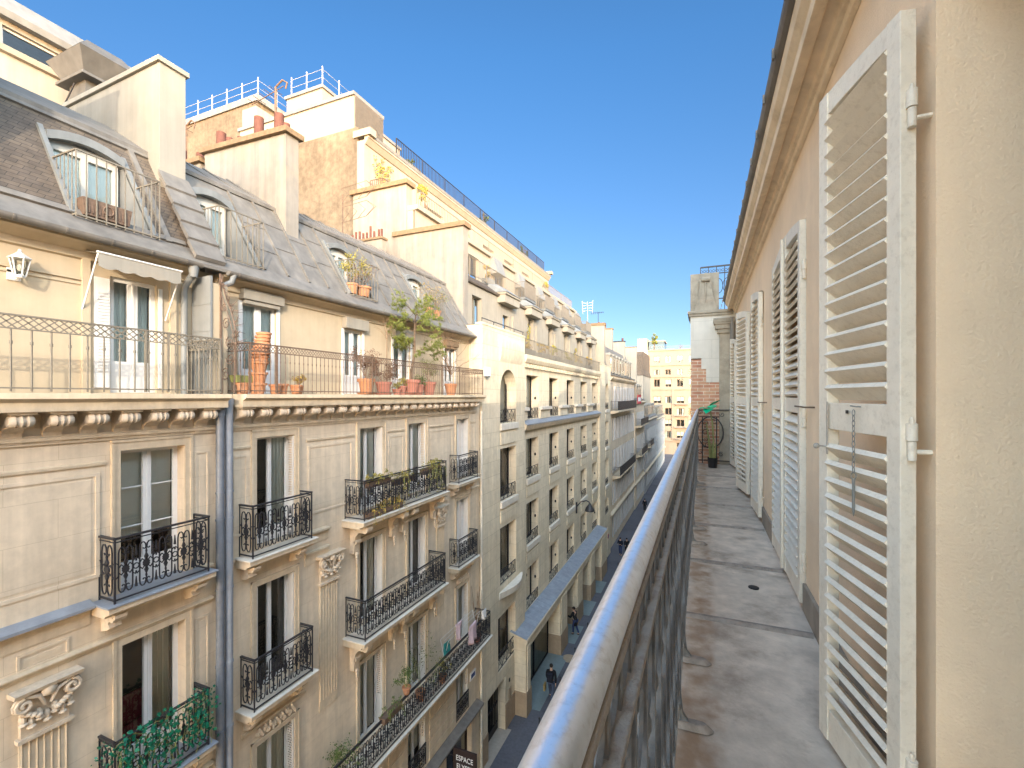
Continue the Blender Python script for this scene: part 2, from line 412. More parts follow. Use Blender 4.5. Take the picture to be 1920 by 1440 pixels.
def window(bld, FR, s0, s1, z0, z1, t=-.22, fw=.06, panel=.0, mull=.10, curtain=None, bars=0, frame='white_bright', gl='glass',
           shutters='', slat=True, name='window', leafw=None, ct=.10):
    f = MB()
    for a, b in ((s0, s0 + fw), (s1 - fw, s1)): fbox(f, FR, a, b, t, t + .05, z0, z1)
    fbox(f, FR, s0 + fw, s1 - fw, t, t + .05, z1 - fw, z1)
    fbox(f, FR, s0 + fw, s1 - fw, t, t + .05, z0, z0 + fw + panel)
    c = (s0 + s1) / 2
    if mull:
        fbox(f, FR, c - mull / 2, c + mull / 2, t, t + .055, z0 + fw + panel, z1 - fw)
        fbox(f, FR, c - .015, c + .015, t + .055, t + .07, z0 + fw, z1 - fw)
    for q in range(bars):
        zz = z0 + panel + (z1 - z0 - panel) * (q + 1) / (bars + 1)
        fbox(f, FR, s0 + fw, s1 - fw, t + .01, t + .035, zz - .008, zz + .008)
    fo = f.build(name, frame, bld)
    g = MB().quad(FR(s0, t + .015, z0 + panel), FR(s1, t + .015, z0 + panel), FR(s1, t + .015, z1), FR(s0, t + .015, z1))
    g.build('glass', gl, fo)
    if curtain:
        w = (s1 - s0)
        cm = MB()
        if curtain == 'full': wavy(cm, FR, s0 + .05, s1 - .05, t - ct, z0 + .05, z1 - .04)
        elif curtain == 'sides':
            wavy(cm, FR, s0 + .05, s0 + w * .3, t - ct, z0 + .05, z1 - .04, 4); wavy(cm, FR, s1 - w * .3, s1 - .05, t - ct, z0 + .05, z1 - .04, 4)
        elif curtain == 'right': wavy(cm, FR, s1 - w * .42, s1 - .05, t - ct, z0 + .05, z1 - .04, 4)
        elif curtain == 'blind': fbox(cm, FR, s0 + .04, s1 - .04, t - ct + .01, t - ct + .02, z0 + (z1 - z0) * .35, z1 - .04)
        cm.build('curtain', 'curtain', fo)
    rev = -t
    for ch in shutters:
        lw = leafw or min(.24, rev - .03)
        sg = -1 if ch == 'r' else 1
        sw = s1 if ch == 'r' else s0
        h = MB(); a0 = sw + sg * .006; a1 = sw + sg * .04
        lo, hi = min(a0, a1), max(a0, a1)
        zt = z1 - .03
        if slat:
            fbox(h, FR, lo, hi, t + .06, t + .09, z0 + .02, zt); fbox(h, FR, lo, hi, t + lw, t + lw + .03, z0 + .02, zt)
            fbox(h, FR, lo, hi, t + .09, t + lw, zt - .06, zt); fbox(h, FR, lo, hi, t + .09, t + lw, z0 + .02, z0 + .9)
            zz = z0 + .93
            while zz < zt - .08:
                fbox(h, FR, lo + .005, hi - .005, t + .09, t + lw, zz, zz + .022); zz += .055
        else:
            fbox(h, FR, lo, hi, t + .06, t + lw + .03, z0 + .02, zt)
        h.build('shutter', 'white', fo)
    return fo

# ---- wrought iron -------------------------------------------------------------
def spiral(c, r, a0, turns, n=9, sg=1):
    return [(c[0] + r * (1 - .8 * i / n) * cos(a0 + sg * turns * 2 * pi * i / n), c[1] + r * (1 - .8 * i / n) * sin(a0 + sg * turns * 2 * pi * i / n)) for i in range(n + 1)]
def orn_unit(w, h):
    """2-D polylines of one scrolled cast-iron panel, origin bottom left."""
    P = []
    for sg in (-1, 1):
        c = w / 2; x = c + sg * w * .33
        for top in (1, -1):
            zz = lambda q: h / 2 + top * q
            arc = [(x, zz(0)), (x, zz(h * .30))]
            for i in range(1, 6):
                a = pi * i / 5
                arc.append((c + sg * (w * .175 + w * .155 * cos(a)), zz(h * .30 + w * .30 * sin(a))))
            sp = [(c + sg * (w * .10 - w * .08 * cos(t)), zz(h * .30 - w * .10 * sin(t) - .0)) for t in (0, .9, 1.8, 2.8)]
            P.append(arc + sp)
            P.append([(x, zz(h * .04)), (c + sg * w * .20, zz(h * .09)), (c + sg * w * .10, zz(h * .05)), (c + sg * w * .16, zz(h * .01))])
            P.append([(x, zz(h * .10)), (c + sg * w * .46, zz(h * .14)), (c + sg * w * .5, zz(h * .09))])
    return P
def rail_panel(mb, A, B, z0, h, unit=.30, r=.011, rail=.022, ring=True, full=True):
    """scrolled iron panels from plan point A to B."""
    A, B = Vector((*A, 0)), Vector((*B, 0)); d = B - A; L = d.length; d.normalize()
    n = max(1, round(L / unit)); w = L / n
    pt = lambda u, z: (A.x + d.x * u, A.y + d.y * u, z0 + z)
    mb.bar(pt(-.01, h), pt(L + .01, h), rail * 2, rail * 1.3); mb.bar(pt(0, .05), pt(L, .05), rail, rail); mb.bar(pt(0, h - .055), pt(L, h - .055), rail * .7, rail * .7)
    hh = h - .11
    U = orn_unit(w, hh)
    for i in range(n):
        for P in U: mb.tube([pt(i * w + x, .055 + z) for x, z in P], r, 4, caps=False)
        cx = i * w + w / 2
        for zc, sx, sz in ((hh * .5, .16, .11), (hh * .62, .10, .08), (hh * .38, .10, .08), (hh * .72, .04, .06), (hh * .28, .04, .06)):
            a, b = w * sx, hh * sz
            c = Vector(pt(cx, .055 + zc)); nn = Vector((-d.y, d.x, 0)) * .012
            mb.hexa([c + d * a - nn, c + Vector((0, 0, b)) - nn, c - d * a - nn, c - Vector((0, 0, b)) - nn], [c + d * a + nn, c + Vector((0, 0, b)) + nn, c - d * a + nn, c - Vector((0, 0, b)) + nn])
        if i:
            R = w * .15; c0 = i * w
            mb.tube([pt(c0 + R * cos(t * pi / 4), .055 + hh * .5 + R * sin(t * pi / 4)) for t in range(8)], r, 4, closed=True)
            for zc in (hh * .78, hh * .22):
                mb.tube([pt(c0, .055 + zc - hh * .09), pt(c0, .055 + zc + hh * .09)], [r * 1.9, r * .6], 4)
    for u in (0, L): mb.bar(pt(u, 0), pt(u, h), rail, rail, (1, 0, 0))
    return mb
def lattice_rail(mb, A, B, z0, h, cell, band, pitch, r=.008, posts=(), th=.012):
    A, B = Vector((*A, 0)), Vector((*B, 0)); d = B - A; L = d.length; d.normalize()
    pt = lambda u, z: (A.x + d.x * u, A.y + d.y * u, z0 + z)
    mb.bar(pt(-.01, h), pt(L + .01, h), .036, .022); mb.bar(pt(0, h - band), pt(L, h - band), .024, .016); mb.bar(pt(0, .045), pt(L, .045), .03, .02)
    n = max(1, round(L / cell)); w = L / n; z1, z2 = h - band, h
    for i in range(n):
        mb.bar(pt(i * w, z1), pt(i * w + w, z2), th, th); mb.bar(pt(i * w, z2), pt(i * w + w, z1), th, th)
        mb.bar(pt(i * w + w * .5, z1), pt(i * w + w, (z1 + z2) / 2), th * .8, th * .8); mb.bar(pt(i * w + w * .5, z2), pt(i * w + w, (z1 + z2) / 2), th * .8, th * .8)
        mb.bar(pt(i * w, (z1 + z2) / 2), pt(i * w + w * .5, z1), th * .8, th * .8); mb.bar(pt(i * w, (z1 + z2) / 2), pt(i * w + w * .5, z2), th * .8, th * .8)
    n = max(1, round(L / pitch)); w = L / n
    for i in range(n + 1):
        mb.tube([pt(i * w, .0), pt(i * w, z1)], r, 5, caps=False)
        for zz in (z1 * .78,): mb.tube([pt(i * w, zz - .02), pt(i * w, zz + .02)], r * 1.7, 5)
    for u in posts: mb.bar(pt(u, 0), pt(u, h), .03, .03, (1, 0, 0))
    return mb
def bar_rail(mb, A, B, z0, h, pitch=.11, r=.009, rail=.03, post=None):
    A, B = Vector((*A, 0)), Vector((*B, 0)); d = B - A; L = d.length; d.normalize()
    pt = lambda u, z: (A.x + d.x * u, A.y + d.y * u, z0 + z)
    mb.bar(pt(0, h), pt(L, h), rail, rail); mb.bar(pt(0, .06), pt(L, .06), rail * .8, rail * .8)
    n = max(1, round(L / pitch))
    for i in range(n + 1): mb.bar(pt(L * i / n, 0.06), pt(L * i / n, h), 2 * r, 2 * r, (1, 0, 0))
    if post:
        for i in range(int(L / post) + 1): mb.bar(pt(i * post, 0), pt(i * post, h), rail * 1.3, rail * 1.3, (1, 0, 0))
    return mb

def foliage(mb, c, rad, n, size, rng, clumps=0, asp=.5):
    cs = [(c, rad, n)]
    if clumps:
        cs = []
        for _ in range(clumps):
            while True:
                p = Vector((rng.uniform(-1, 1), rng.uniform(-1, 1), rng.uniform(-1, 1)))
                if p.length < 1: break
            q = (c[0] + p.x * rad[0], c[1] + p.y * rad[1], c[2] + p.z * rad[2]); k = rng.uniform(.22, .42)
            cs.append((q, tuple(r * k for r in rad), n // clumps))
    for cc, rr, m in cs:
        for _ in range(m):
            while True:
                p = Vector((rng.uniform(-1, 1), rng.uniform(-1, 1), rng.uniform(-1, 1)))
                if p.length < 1: break
            o = Vector((cc[0] + p.x * rr[0], cc[1] + p.y * rr[1], cc[2] + p.z * rr[2]))
            u = Vector((rng.gauss(0, 1), rng.gauss(0, 1), rng.gauss(0, 1))).normalized(); v = u.orthogonal().normalized()
            s = size * rng.uniform(.6, 1.3)
            mb.poly([o - u * s * .5, o + v * s * asp * .5, o + u * s * .5, o - v * s * asp * .5])
    return mb
def pot_profile(r, h): return [(r * .68, 0), (r * .92, h * .78), (r * .92, h * .8), (r * 1.06, h * .8), (r * 1.06, h), (r * .9, h), (r * .86, h * .9)]
def pot(name, label, loc, r, h, m='terracotta', group=None, saucer=False):
    t = thing(name, label, 'flower pot' if name == 'flower_pot' else 'potted plant', loc, group)
    mb = MB().lathe(loc, pot_profile(r, h), 14)
    if saucer: mb.lathe(loc, [(r * .95, 0), (r * 1.1, .05), (r * 1.0, .05)], 14)
    mb.build('pot', m, t, smooth='auto')
    return t
def branches(mb, base, dirv, length, r, depth, rng, tips, spread=.6):
    p = Vector(base); d = Vector(dirv).normalized(); pts = [p.copy()]
    for i in range(3):
        d = (d + Vector((rng.gauss(0, .14), rng.gauss(0, .14), rng.gauss(0, .10)))).normalized()
        p = p + d * length / 3; pts.append(p.copy())
    mb.tube(pts, [r, r * .85, r * .7, r * .5], 5, caps=False)
    if depth == 0: tips.append(p.copy()); return
    for k in range(rng.choice((2, 3))):
        nd = (d + Vector((rng.gauss(0, spread), rng.gauss(0, spread), rng.gauss(.1, spread * .7)))).normalized()
        q = pts[rng.choice((2, 3))]
        branches(mb, q, nd, length * rng.uniform(.6, .8), r * .55, depth - 1, rng, tips, spread)
    tips.append(p.copy())

# ------------------------------------------------------------------ ground
structure('road', MB().quad((-60, -60, -.13), (60, -60, -.13), (60, 260, -.13), (-60, 260, -.13)), 'asphalt')
structure('pavement', MB().box(-9.2, -6.52, -25, 126, -.3, 0), 'pavement')
structure('kerb', MB().box(-6.52, -6.36, -25, 126, -.3, .006), 'granite', bevel=.02)
structure('pavement', MB().box(-1.2, .9, -25, 95, -.3, 0), 'pavement')
structure('kerb', MB().box(-1.36, -1.2, -25, 95, -.3, .006), 'granite', bevel=.02)
pv = MB().box(-9.2, -8.05, 16.7, 19.1, -.1, .008)
structure('paving', pv, 'paving_pale')
pv = MB()
for a, b in ((20.75, 25.7), (27.2, 29.5), (31.1, 33.4), (35.0, 37.3)): pv.box(-8.6, -7.25, a, b, -.1, .008)
structure('paving', pv, 'paving_green')

# ------------------------------------------------------------------ the building on the right: wall, eaves, shutters
RX = .60            # its wall plane; the balcony runs between this and the railing
FLOOR = EYE - 1.35
rb = thing('apartment_house', 'cream plastered house with white louvred shutters and a narrow balcony, nearest on the right', 'building', (RX + 2, 4, 0))
FR = FX(RX, -1)
wins = [(.30, 1.63, FLOOR + .02, EYE + 1.20, .42), (3.36, 4.64, FLOOR + .05, EYE + 1.22, .30), (5.52, 6.76, FLOOR + .05, EYE + 1.22, .30), (8.25, 9.45, FLOOR + .05, EYE + 1.22, .30)]
w = MB(); facade(w, FR, -24, 9.98, -.2, EYE + 1.66, wins)
w.quad((RX, 9.98, -.2), (8, 9.98, -.2), (8, 9.98, 16.8), (RX, 9.98, 16.8))
w.quad((RX, -24, -.2), (8, -24, -.2), (8, -24, 16.8), (RX, -24, 16.8))
wo = w.build('wall', 'wall_paint', rb)
MB().quad((1.9, -24, 0), (1.9, 9.9, 0), (1.9, 9.9, 17), (1.9, -24, 17)).build('interior', 'room', rb)
# segmental heads that close the top corners of the openings
for a, b, c, d, r in wins[1:]:
    m = MB(); k = 8
    for i in range(k):
        y0, y1 = a + (b - a) * i / k, a + (b - a) * (i + 1) / k
        arch = lambda y: d - .10 * ((y - (a + b) / 2) / ((b - a) / 2)) ** 2
        m.hexa([(RX - .001, y0, arch(y0)), (RX - .001, y1, arch(y1)), (RX + .29, y1, arch(y1)), (RX + .29, y0, arch(y0))],
               [(RX - .001, y0, d + .002), (RX - .001, y1, d + .002), (RX + .29, y1, d + .002), (RX + .29, y0, d + .002)])
    m.build('arch_head', 'wall_paint', rb)
for a, b, c, d, r in wins[2:]: window(rb, FR, a + .01, b - .01, c, d, t=-.24, panel=.5, curtain='full')
# plinth strip between the openings
for a, b in ((1.63, 3.36), (4.64, 5.52), (6.76, 8.25), (9.45, 9.95)): MB().box(RX - .02, RX, a, b, FLOOR, FLOOR + .17).build('plinth', 'plinth', rb)
# eaves cornice: bed mould, cove, corona, gutter
E0 = EYE
prof = [(RX, E0 + 1.62), (RX - .025, E0 + 1.63), (RX - .03, E0 + 1.66), (RX - .05, E0 + 1.665), (RX - .055, E0 + 1.70), (RX - .10, E0 + 1.72),
        (RX - .105, E0 + 1.70), (RX - .155, E0 + 1.70), (RX - .155, E0 + 1.76), (RX - .165, E0 + 1.77), (RX - .19, E0 + 1.80), (RX - .20, E0 + 1.86), (RX, E0 + 1.9)]
MB().prism_y(prof, -24, 9.9).build('cornice', 'cornice_paint', rb, bevel=.004)
gx = RX - .205
gp = [(gx + .02 + .055 * cos(t), E0 + 1.91 - .055 * sin(t)) for t in [pi * i / 8 for i in range(9)]]
gm = MB().prism_y(gp, -24, 9.95)
for i in range(40): gm.box(gx - .042, gx - .030, -3 + i * .42, -2.975 + i * .42, E0 + 1.87, E0 + 1.925)
gm.build('gutter', 'zinc', rb)
RIDGE = [(RX - .15, 17.13), (2.2, 20.2), (6.0, 21.86), (9.5, 20.2), (9.5, 17.1)]
MB().prism_y(RIDGE, -24, 9.9).build('roof', 'slate', rb)
ch = MB()
for y0, y1, x, z in ((-3.6, -3.2, 5.0, 21.9),): ch.box(x, x + .8, y0, y1, 18, z)
ch.build('chimney', 'plaster', rb)

# ---- balcony floor
bfl = MB().box(-.16, RX, -1.2, 9.95, FLOOR - .18, FLOOR - .004)
structure_floor = bfl.build('balcony_floor', 'floor', rb)
for y in (3.02, 4.04, 5.2, 6.2, 7.35, 8.4):
    sm = MB()
    prof = [(y - .03, FLOOR - .004), (y - .018, FLOOR + .010), (y, FLOOR + .014), (y + .018, FLOOR + .010), (y + .03, FLOOR - .004)]
    sm.prism_x([(a, b) for a, b in prof], -.14, RX - .03)
    sm.build('seam', 'seam', structure_floor, smooth='auto')
dr = MB().lathe((.33, 3.62, FLOOR - .002), [(.035, 0), (.035, .006), (.0, .007)], 14)
dr.build('drain', 'black', structure_floor)

# ---- louvred shutters -----------------------------------------------------------
def shutter(parent, hinge, free, z0, zh, zf, thick=.042, mid=None, hinges=(), pitch=.062, out=None, detail=True, rise=-1):
    """leaf from the hinge edge to the free edge (plan points on its street face); zh, zf: head heights at both edges"""
    A, B = Vector((*hinge, 0)), Vector((*free, 0)); d = (B - A); W = d.length; d.normalize()
    n = Vector((-d.y, d.x, 0))
    if n.x > 0: n = -n            # street side
    if out: n = Vector(out)
    P = lambda u, t, z: tuple(A + d * u - n * t + Vector((0, 0, z)))
    def bx(mb, u0, u1, t0, t1, za, zb, zc=None, zd=None):
        zc = zb if zc is None else zc
        return mb.hexa([P(u0, t0, za), P(u1, t0, za), P(u1, t1, za), P(u0, t1, za)], [P(u0, t0, zb), P(u1, t0, zc), P(u1, t1, zc), P(u0, t1, zb)])
    st = .065
    top = lambda u: zh + (zf - zh) * (1 - (1 - u / W) ** 1.8)
    f = MB()
    bx(f, 0, st, 0, thick, z0, top(0), top(st)); bx(f, W - st, W, 0, thick, z0, top(W - st), top(W))
    k = 6
    for i in range(k):
        a, b = st + (W - 2 * st) * i / k, st + (W - 2 * st) * (i + 1) / k
        low = top(st) - .07
        f.hexa([P(a, .004, low + (top(a) - top(st)) * .6), P(b, .004, low + (top(b) - top(st)) * .6), P(b, thick - .004, low + (top(b) - top(st)) * .6), P(a, thick - .004, low + (top(a) - top(st)) * .6)],
               [P(a, .004, top(a)), P(b, .004, top(b)), P(b, thick - .004, top(b)), P(a, thick - .004, top(a))])
    bx(f, st, W - st, .004, thick - .004, z0, z0 + .12)
    mz = mid if mid else (z0 + zh) / 2
    bx(f, st, W - st, .003, thick - .003, mz - .05, mz + .05)
    fo = f.build('shutter', 'shutter_white', parent, bevel=.0025 if detail else 0)
    s = MB()
    def slats(za, zb):
        z = za
        while z < zb:
            # a thin board sloping down and out
            c = P(W / 2, thick / 2, z)
            v = (n * .024 + Vector((0, 0, .022 * rise)))
            wv = v.cross(d).normalized() * (.0095 if detail else .007)
            s.obox(c, d * (W / 2 - st + .004), v, wv); z += pitch
    slats(z0 + .16, mz - .07); slats(mz + .09, zh - .085)
    s.build('slats', 'shutter_white', fo)
    for z in hinges:
        hm = MB(); q = Vector(P(-.012, thick * .55, z))
        hm.lathe(q, [(.011, -.055), (.011, .0)], 10); hm.lathe(q, [(.014, .002), (.014, .052)], 10); hm.lathe(q, [(.005, .052), (.007, .06), (.004, .07)], 8)
        bx(hm, -.012, .012, thick * .3, thick * .45, z + .004, z + .05)
        hm.tube([q + Vector((0, 0, -.03)), q + Vector((.05, 0, -.03))], .007, 6)
        hm.build('hinge', 'shutter_white', fo, smooth='auto')
    return fo, P, W
Z = lambda dz: EYE + dz
# nearest leaf, swung back almost flat on the wall
s1, P1, W1 = shutter(rb, (.53, 1.66), (.425, 2.14), FLOOR + .03, Z(1.125), Z(1.165), mid=Z(-.075), hinges=(Z(.83), Z(-.13), Z(-1.1)), pitch=.0635, rise=1)
s1['label'] = 'nearest white louvred shutter with chipped paint and a hanging chain'
ck = MB()
base = Vector(P1(.22, -.012, Z(-.045)))
ck.tube([Vector(P1(.20, .0, Z(-.035))), Vector(P1(.20, -.014, Z(-.035))), Vector(P1(.235, -.014, Z(-.033)))], .0022, 6)
for i in range(12):
    c = base + Vector((0, 0, -.012 - .0175 * i)); a = (i % 2) * pi / 2 + .4
    h = Vector((cos(a), sin(a), 0)) * .0045
    ck.tube([c + h * cos(t) + Vector((0, 0, .0115 * sin(t))) for t in [2 * pi * k / 10 for k in range(10)]], .0014, 5, closed=True)
ck.tube([base + Vector((0, 0, -.225 + .011 * sin(t))) + Vector((.006 * cos(t), -.006 * cos(t), 0)) for t in [2 * pi * k / 10 for k in range(10)]], .0017, 5, closed=True)
ck.tube([base + Vector((0, 0, -.235)), base + Vector((0, 0, -.345)), base + Vector((0, 0, -.362))], [.0045, .0045, .001], 8)
ck.build('chain', 'zinc_light', s1, smooth='auto')
lk = MB()
q = Vector(P1(W1 - .075, -.004, Z(-.06)))
lk.obox(q + Vector((0, 0, -.06)), (.002, 0, 0), (0, .006, 0), (0, 0, .10)); lk.tube([q + Vector((0, 0, -.13)), q + Vector((-.03, .0, -.13))], .003, 6); lk.ball(q + Vector((-.035, 0, -.13)), .011, 8, 6)
lk.build('latch', 'rail_strip', s1, smooth='auto')
kh = MB(); q = Vector(P1(W1 * .58, -.0005, Z(-.055))); kh.obox(q, (.001, 0, 0), (0, .014, 0), (0, 0, .006)); kh.build('keyhole', 'black', s1)
# second window: both leaves shut
shutter(rb, (RX - .035, 3.37), (RX - .035, 3.985), FLOOR + .04, Z(1.12), Z(1.20), mid=Z(-.06), hinges=(Z(.80), Z(-.14), Z(-1.05)), out=(-1, 0, 0))
shutter(rb, (RX - .035, 4.63), (RX - .035, 4.0), FLOOR + .04, Z(1.12), Z(1.20), mid=Z(-.06), hinges=(Z(.80), Z(-.14), Z(-1.05)), out=(-1, 0, 0))
MB().box(RX - .055, RX - .037, 3.97, 4.015, FLOOR + .05, Z(1.19)).build('astragal', 'shutter_white', rb)
# third window: near leaf shut, far leaf swung out
shutter(rb, (RX - .05, 5.53), (RX - .075, 6.12), FLOOR + .05, Z(1.12), Z(1.20), mid=Z(-.06), hinges=(Z(.80), Z(-.14), Z(-1.05)), out=(-1, 0, 0))
shutter(rb, (RX - .065, 6.77), (RX - .16, 7.35), FLOOR + .05, Z(1.12), Z(1.20), mid=Z(-.06), hinges=(Z(.80), Z(-.14), Z(-1.05)), rise=1)
# fourth window: near leaf ajar, far leaf swung back
shutter(rb, (RX - .03, 8.26), (RX - .045, 8.84), FLOOR + .05, Z(1.10), Z(1.18), mid=Z(-.06), out=(-1, 0, 0), detail=False)
shutter(rb, (RX - .06, 9.3), (RX - .12, 9.72), FLOOR + .05, Z(1.02), Z(1.10), mid=Z(-.06), hinges=(Z(.80), Z(-.14), Z(-1.05)), detail=False, rise=1)
for y in (3.28, 5.42):
    hk = MB(); hk.tube([(RX, y - .16, Z(-.065)), (RX - .05, y - .16, Z(-.065)), (RX - .055, y + .12, Z(-.063))], .005, 6)
    hk.build('shutter_hook', 'iron_rust', rb)

# ---- neighbouring pier at the end of the balcony
np_ = thing('party_wall_pier', 'brick and limestone pier with a carved stone console at the balcony far end', 'pier', (.2, 10.3, 0))
MB().box(-.23, .62, 10.0, 10.9, 0, EYE + .75).build('brickwork', 'brick', np_)
lm = MB().box(-.235, .60, 9.985, 10.9, EYE + .77, 16.87); lm.box(-.03, .60, 9.986, 10.9, EYE + .55, EYE + .77); lm.box(.06, .60, 9.987, 10.9, EYE + .28, EYE + .55)
lm.build('quoin', 'limestone', np_)
cp = MB().box(-.29, .55, 9.93, 10.9, 16.87, 16.93); cp.box(-.27, .55, 9.95, 10.9, 16.82, 16.87)
cp.build('capping', 'console_stone', np_, bevel=.01)
cs = MB().box(-.24, .30, 10.12, 10.9, 16.93, 17.72)
k = [(-.16, 16.93), (-.13, 17.05), (-.085, 17.22), (-.06, 17.45), (-.07, 17.56), (-.02, 17.66), (.05, 17.70), (.12, 17.66), (.17, 17.56), (.16, 17.45), (.19, 17.22), (.235, 17.05), (.27, 16.93)]
cs.add([(x, 9.99, z) for x, z in k] + [(x, 10.12, z) for x, z in k], [tuple(range(13)), tuple(range(13, 26))[::-1]] + [(i, (i + 1) % 13, 13 + (i + 1) % 13, 13 + i) for i in range(13)])
cs.tube([(-.03, 9.98, 17.56), (.13, 9.98, 17.56)], .05, 10); cs.tube([(.05, 9.985, 17.50), (.05, 9.98, 17.1)], [.02, .01], 6)
cs.build('console', 'console_stone', np_, bevel=.006)
pc = MB().box(.30, .50, 9.92, 10.9, FLOOR, 16.45); pc.box(.26, .54, 9.88, 10.9, 16.45, 16.53); pc.box(.22, .56, 9.85, 10.9, 16.53, 16.62); pc.box(.19, .58, 9.82, 10.9, 16.66, 16.74); pc.box(.20, .57, 9.83, 10.9, 16.62, 16.66)
pc.build('pilaster', 'console_stone', np_, bevel=.008)
up = MB(); bar_rail(up, (-.05, 10.62), (.9, 10.62), 16.95, 1.02, .16, .008, .03)
for x in (.12, .3, .48, .66): up.tube([(x + .09 * cos(t), 10.62, 17.55 + .16 * sin(t)) for t in [2 * pi * i / 14 for i in range(14)]], .009, 4, closed=True)
up.bar((-.05, 10.62, 17.82), (.9, 10.62, 17.82), .02, .02); up.bar((-.05, 10.62, 17.28), (.9, 10.62, 17.28), .02, .02)
for i in range(16): up.tube([(-.03 + .06 * i + .026 * cos(t), 10.62, 17.88 + .026 * sin(t)) for t in [2 * pi * j / 7 for j in range(7)]], .006, 4, closed=True)
up.build('railing', 'iron', np_)
dp = MB().tube([(.53, 9.86, FLOOR + .02), (.53, 9.86, 16.75)], .045, 12)
for z in (14.6, 15.75): dp.tube([(.53, 9.86, z), (.53, 9.86, z + .09)], .053, 12)
dp.build('downpipe', 'zinc', np_, smooth='auto')

# ---- wrought-iron balcony railing
rl = thing('balcony_railing', 'weathered iron railing with a round pale metal handrail, along the nearest balcony', 'railing', (-.105, 4.6, FLOOR))
rx = -.105; top = EYE - .277
pts = [(rx, -.9 + .45 * i, top) for i in range(25)]; pts[-1] = (rx, 9.87, top)
MB().tube(pts, .0205, 24).build('handrail', 'handrail_metal', rl, smooth='auto')
st = MB().box(rx - .016, rx + .020, -.9, 9.86, top - .034, top - .020); st.box(rx - .007, rx + .007, -.9, 9.86, top - .05, top - .034)
st.build('flat_bar', 'rail_strip', rl, bevel=.003)
fb = MB().box(rx - .014, rx + .026, -.9, 9.86, top - .125, top - .112); fb.box(rx - .014, rx + .016, -.9, 9.86, FLOOR + .075, FLOOR + .09)
fb.build('lower_bar', 'rail_strip', rl, bevel=.003)
POSTS = (-.35, 2.0, 2.5, 4.5, 5.0, 7.15, 7.6, 9.8)
for y in POSTS:
    p = MB().box(rx - .016, rx + .022, y - .014, y + .014, FLOOR, top - .05)
    prof = [(rx + .022, FLOOR), (rx + .022, FLOOR + .12), (rx + .03, FLOOR + .05), (rx + .05, FLOOR + .02), (rx + .09, FLOOR)]
    p.prism_y(prof, y - .012, y + .012)
    po = p.build('post', 'iron_old', rl, bevel=.002)
    ft = MB(); bpts = [(rx - .03, y - .035), (rx + .125, y - .03), (rx + .15, y), (rx + .125, y + .03), (rx - .03, y + .035)]
    ctr = (rx + .05, y)
    tp = [(ctr[0] + (a - ctr[0]) * .72, ctr[1] + (b - ctr[1]) * .55) for a, b in bpts]
    ft.add([(a, b, FLOOR) for a, b in bpts] + [(a, b, FLOOR + .022) for a, b in tp], [tuple(range(5, 10))] + [(i, (i + 1) % 5, 5 + (i + 1) % 5, 5 + i) for i in range(5)])
    ft.build('foot', 'seam', po, bevel=.006)
def cast_panel(y0, y1):
    """cast-iron panel: pointed loops and ovals between uprights"""
    mb = MB(); L = y1 - y0; n = max(1, round(L / .145)); w = L / n
    zt, zb = top - .125, FLOOR + .09; H = zt - zb
    T = lambda pts, r=.0075: mb.tube([(rx + .004, y, z) for y, z in pts], r, 5, caps=False)
    fr = max(2, round(L / .082)); fw = L / fr
    for i in range(fr):                                  # frieze of ovals under the handrail
        c = y0 + fw * (i + .5)
        mb.tube([(rx + .003, c + fw * .42 * cos(t), top - .081 + .030 * sin(t)) for t in [2 * pi * k / 12 for k in range(12)]], .0065, 5, closed=True)
        if i: mb.box(rx - .008, rx + .012, y0 + fw * i - .006, y0 + fw * i + .006, top - .112, top - .05)
    for i in range(n):
        c = y0 + w * (i + .5); a = w * .40
        if i: mb.box(rx - .010, rx + .016, y0 + w * i - .008, y0 + w * i + .008, zb, zt)
        T([(c - a, zb + H * .02), (c - a, zb + H * .16)] + [(c + a * -cos(t), zb + H * .16 + a * 1.2 * sin(t)) for t in [pi * k / 8 for k in range(9)]] + [(c + a, zb + H * .02)])
        T([(c - a, zt - H * .02), (c - a, zt - H * .16)] + [(c + a * -cos(t), zt - H * .16 - a * 1.2 * sin(t)) for t in [pi * k / 8 for k in range(9)]] + [(c + a, zt - H * .02)])
        for zc, ry in ((.5, .155), (.5, .075)):
            mb.tube([(rx + .004, c + a * (1 if ry > .1 else .5) * cos(t), zb + H * (zc + ry * sin(t))) for t in [2 * pi * k / 16 for k in range(16)]], .0075, 5, closed=True)
        for sg in (-1, 1):
            T([(c, zb + H * (.5 + sg * .155)), (c, zb + H * (.5 + sg * .33))], .006)
            T([(c + q[0] * sg, zb + H * (.5 + sg * .40) + q[1] * sg) for q in spiral((0, 0), a * .62, 0, 1.2, 10)], .006)
            mb.ball((rx + .004, c, zb + H * (.5 + sg * .24)), (.012, .018, .03), 6, 5)
    return mb
for a, b in zip(POSTS[:-1], POSTS[1:]):
    cast_panel(a + .016, b - .016).build('scroll_panel', 'iron_old', rl)
